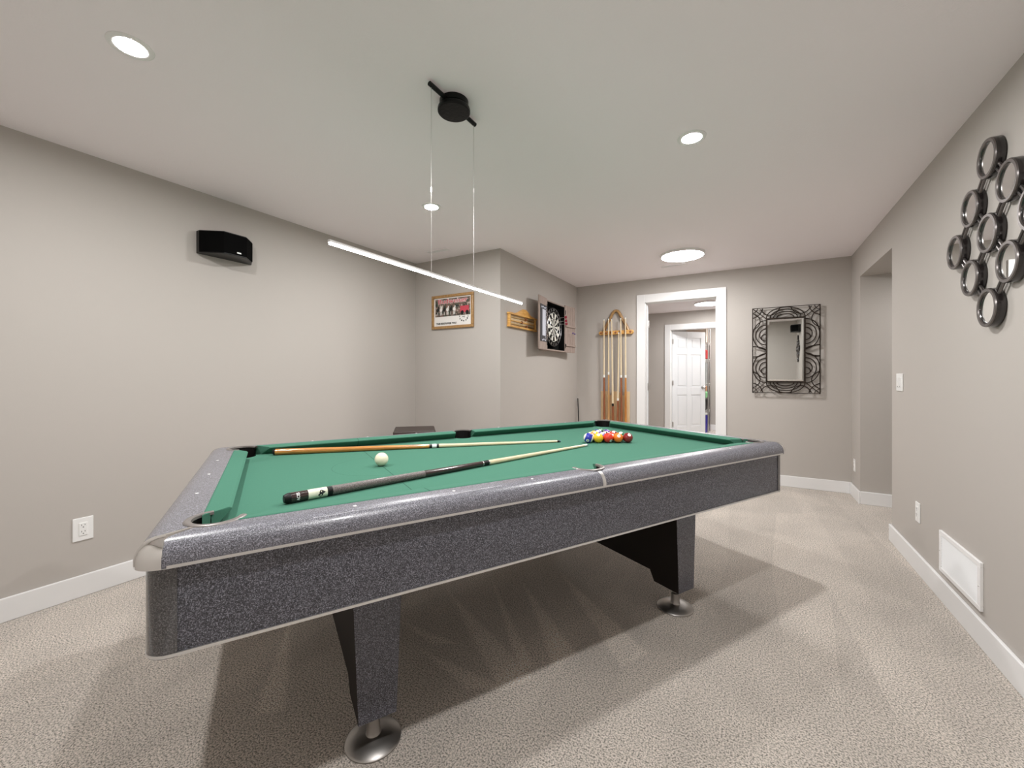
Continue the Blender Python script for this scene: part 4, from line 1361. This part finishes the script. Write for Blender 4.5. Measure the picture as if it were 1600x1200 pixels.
rb_ = copy_tree(ra)
rb_['label'] = 'smaller diamond of round mirrors on the wall beside the camera, seen in mirror'
rb_.scale = (0.72, 0.72, 0.72); rb_.location = (XR, 0.05, 1.95)

# ------------------------------------------------------------------ corner stool
st_c = (-2.69, 2.835)
t = thing('square_stool', 'dark brown leather topped square stool in the alcove corner behind the pool table', 'stool', (st_c[0], st_c[1], 0), math.radians(43))
bm = new(); box(bm, (-0.185, -0.185, 0.625), (0.185, 0.185, 0.68)); finish('seat', bm, M['brownleather'], t, bevel=0.012, seg=3)
bm = new(); box(bm, (-0.17, -0.17, 0.575), (0.17, 0.17, 0.625)); finish('apron', bm, M['darkboard'], t, bevel=0.002)
for sx_ in (-1, 1):
    for sy_ in (-1, 1):
        bm = new(); x, y = sx_ * 0.15, sy_ * 0.15
        box(bm, (x - 0.018, y - 0.018, 0.0), (x + 0.018, y + 0.018, 0.575)); finish('leg', bm, M['darkboard'], t, bevel=0.002)
bm = new()
for s in (-1, 1):
    box(bm, (-0.135, s * 0.15 - 0.008, 0.18), (0.135, s * 0.15 + 0.008, 0.205)); box(bm, (s * 0.15 - 0.008, -0.135, 0.24), (s * 0.15 + 0.008, 0.135, 0.265))
finish('stretcher', bm, M['darkboard'], t)

# ------------------------------------------------------------------ storage room
t = thing('storage_rack', 'white wire storage rack standing in the room behind the half open door', 'shelf unit', (-1.15, 9.35, 0))
for x in (-0.42, 0.42):
    for y in (-0.19, 0.19):
        bm = new(); tube(bm, [(x, y, 0.0), (x, y, 2.2)], 0.0125, 10); finish('post', bm, M['steel'], t, smooth=40)
SZ = (0.45, 1.00, 1.50, 1.84)
for z in SZ:
    bm = new()
    for y in (-0.19, 0.19):
        tube(bm, [(-0.42, y, z), (0.42, y, z)], 0.006, 6); tube(bm, [(-0.42, y, z - 0.03), (0.42, y, z - 0.03)], 0.004, 6)
    for x in (-0.42, 0.42):
        tube(bm, [(x, -0.19, z), (x, 0.19, z)], 0.006, 6); tube(bm, [(x, -0.19, z - 0.03), (x, 0.19, z - 0.03)], 0.004, 6)
    for k in range(28): tube(bm, [(-0.405 + k * 0.03, -0.19, z + 0.004), (-0.405 + k * 0.03, 0.19, z + 0.004)], 0.002, 4)
    finish('wire_shelf', bm, M['wirewhite'], t)
def stored(nm, label, cat, a, b, m, bev=0.01):
    bm = new(); w, d, h = b[0] - a[0], b[1] - a[1], b[2] - a[2]
    n = 5
    prev = None
    for k in range(n + 1):
        f = k / n
        s = 0.93 + 0.07 * f
        ring = [bm.verts.new((x * w / 2 * s, y * d / 2 * s, h * f)) for x, y in ((-1, -1), (1, -1), (1, 1), (-1, 1))]
        if prev:
            for i in range(4): bm.faces.new((prev[i], prev[(i + 1) % 4], ring[(i + 1) % 4], ring[i]))
        else: bm.faces.new(ring[::-1])
        prev = ring
    bm.faces.new(prev)
    o = finish(nm, bm, m, bevel=bev)
    o.location = ((a[0] + b[0]) / 2, (a[1] + b[1]) / 2, a[2])
    return tag(o, label, cat)
RX = -1.15
o = stored('storage_tote', 'blue plastic tote with a pale lid on the floor under the lowest wire shelf', 'storage box', (RX + 0.02, 9.18, 0.0), (RX + 0.40, 9.50, 0.37), M['bluebin'])
bm = new(); box(bm, (-0.2, -0.17, 0.37), (0.2, 0.17, 0.395)); finish('lid', bm, M['white'], o, bevel=0.006)
def shelf_z(i): return SZ[i] + 0.006
stored('cardboard_box', 'pale cardboard box on the top shelf of the wire rack', 'box', (RX + 0.0, 9.2, shelf_z(3)), (RX + 0.39, 9.5, 2.18), M['cardboard'], 0.003)
stored('red_bundle', 'red bundle on the shelf below the cardboard box', 'bag', (RX + 0.22, 9.2, shelf_z(2)), (RX + 0.40, 9.45, 1.70), M['redcloth'], 0.03)
stored('black_case', 'dark case beside the red bundle on the wire rack', 'case', (RX - 0.05, 9.2, shelf_z(2)), (RX + 0.2, 9.45, 1.78), M['black'], 0.01)
stored('plastic_bin', 'translucent grey plastic bin on the middle shelf of the wire rack', 'storage box', (RX + 0.0, 9.2, shelf_z(1)), (RX + 0.39, 9.5, 1.44), M['greybin'], 0.01)
stored('black_bag', 'black bag on the lowest wire shelf below the green bag', 'bag', (RX + 0.04, 9.18, shelf_z(0)), (RX + 0.39, 9.50, 0.70), M['black'], 0.03)
stored('green_bag', 'light green bag with an orange-brown top on the lowest shelf stack', 'bag', (RX + 0.06, 9.2, 0.70), (RX + 0.39, 9.5, 0.84), M['greenbag'], 0.03)
stored('paper_bag', 'orange-brown bag resting on the light green bag', 'bag', (RX + 0.14, 9.22, 0.84), (RX + 0.38, 9.48, 0.955), M['orangebag'], 0.03)
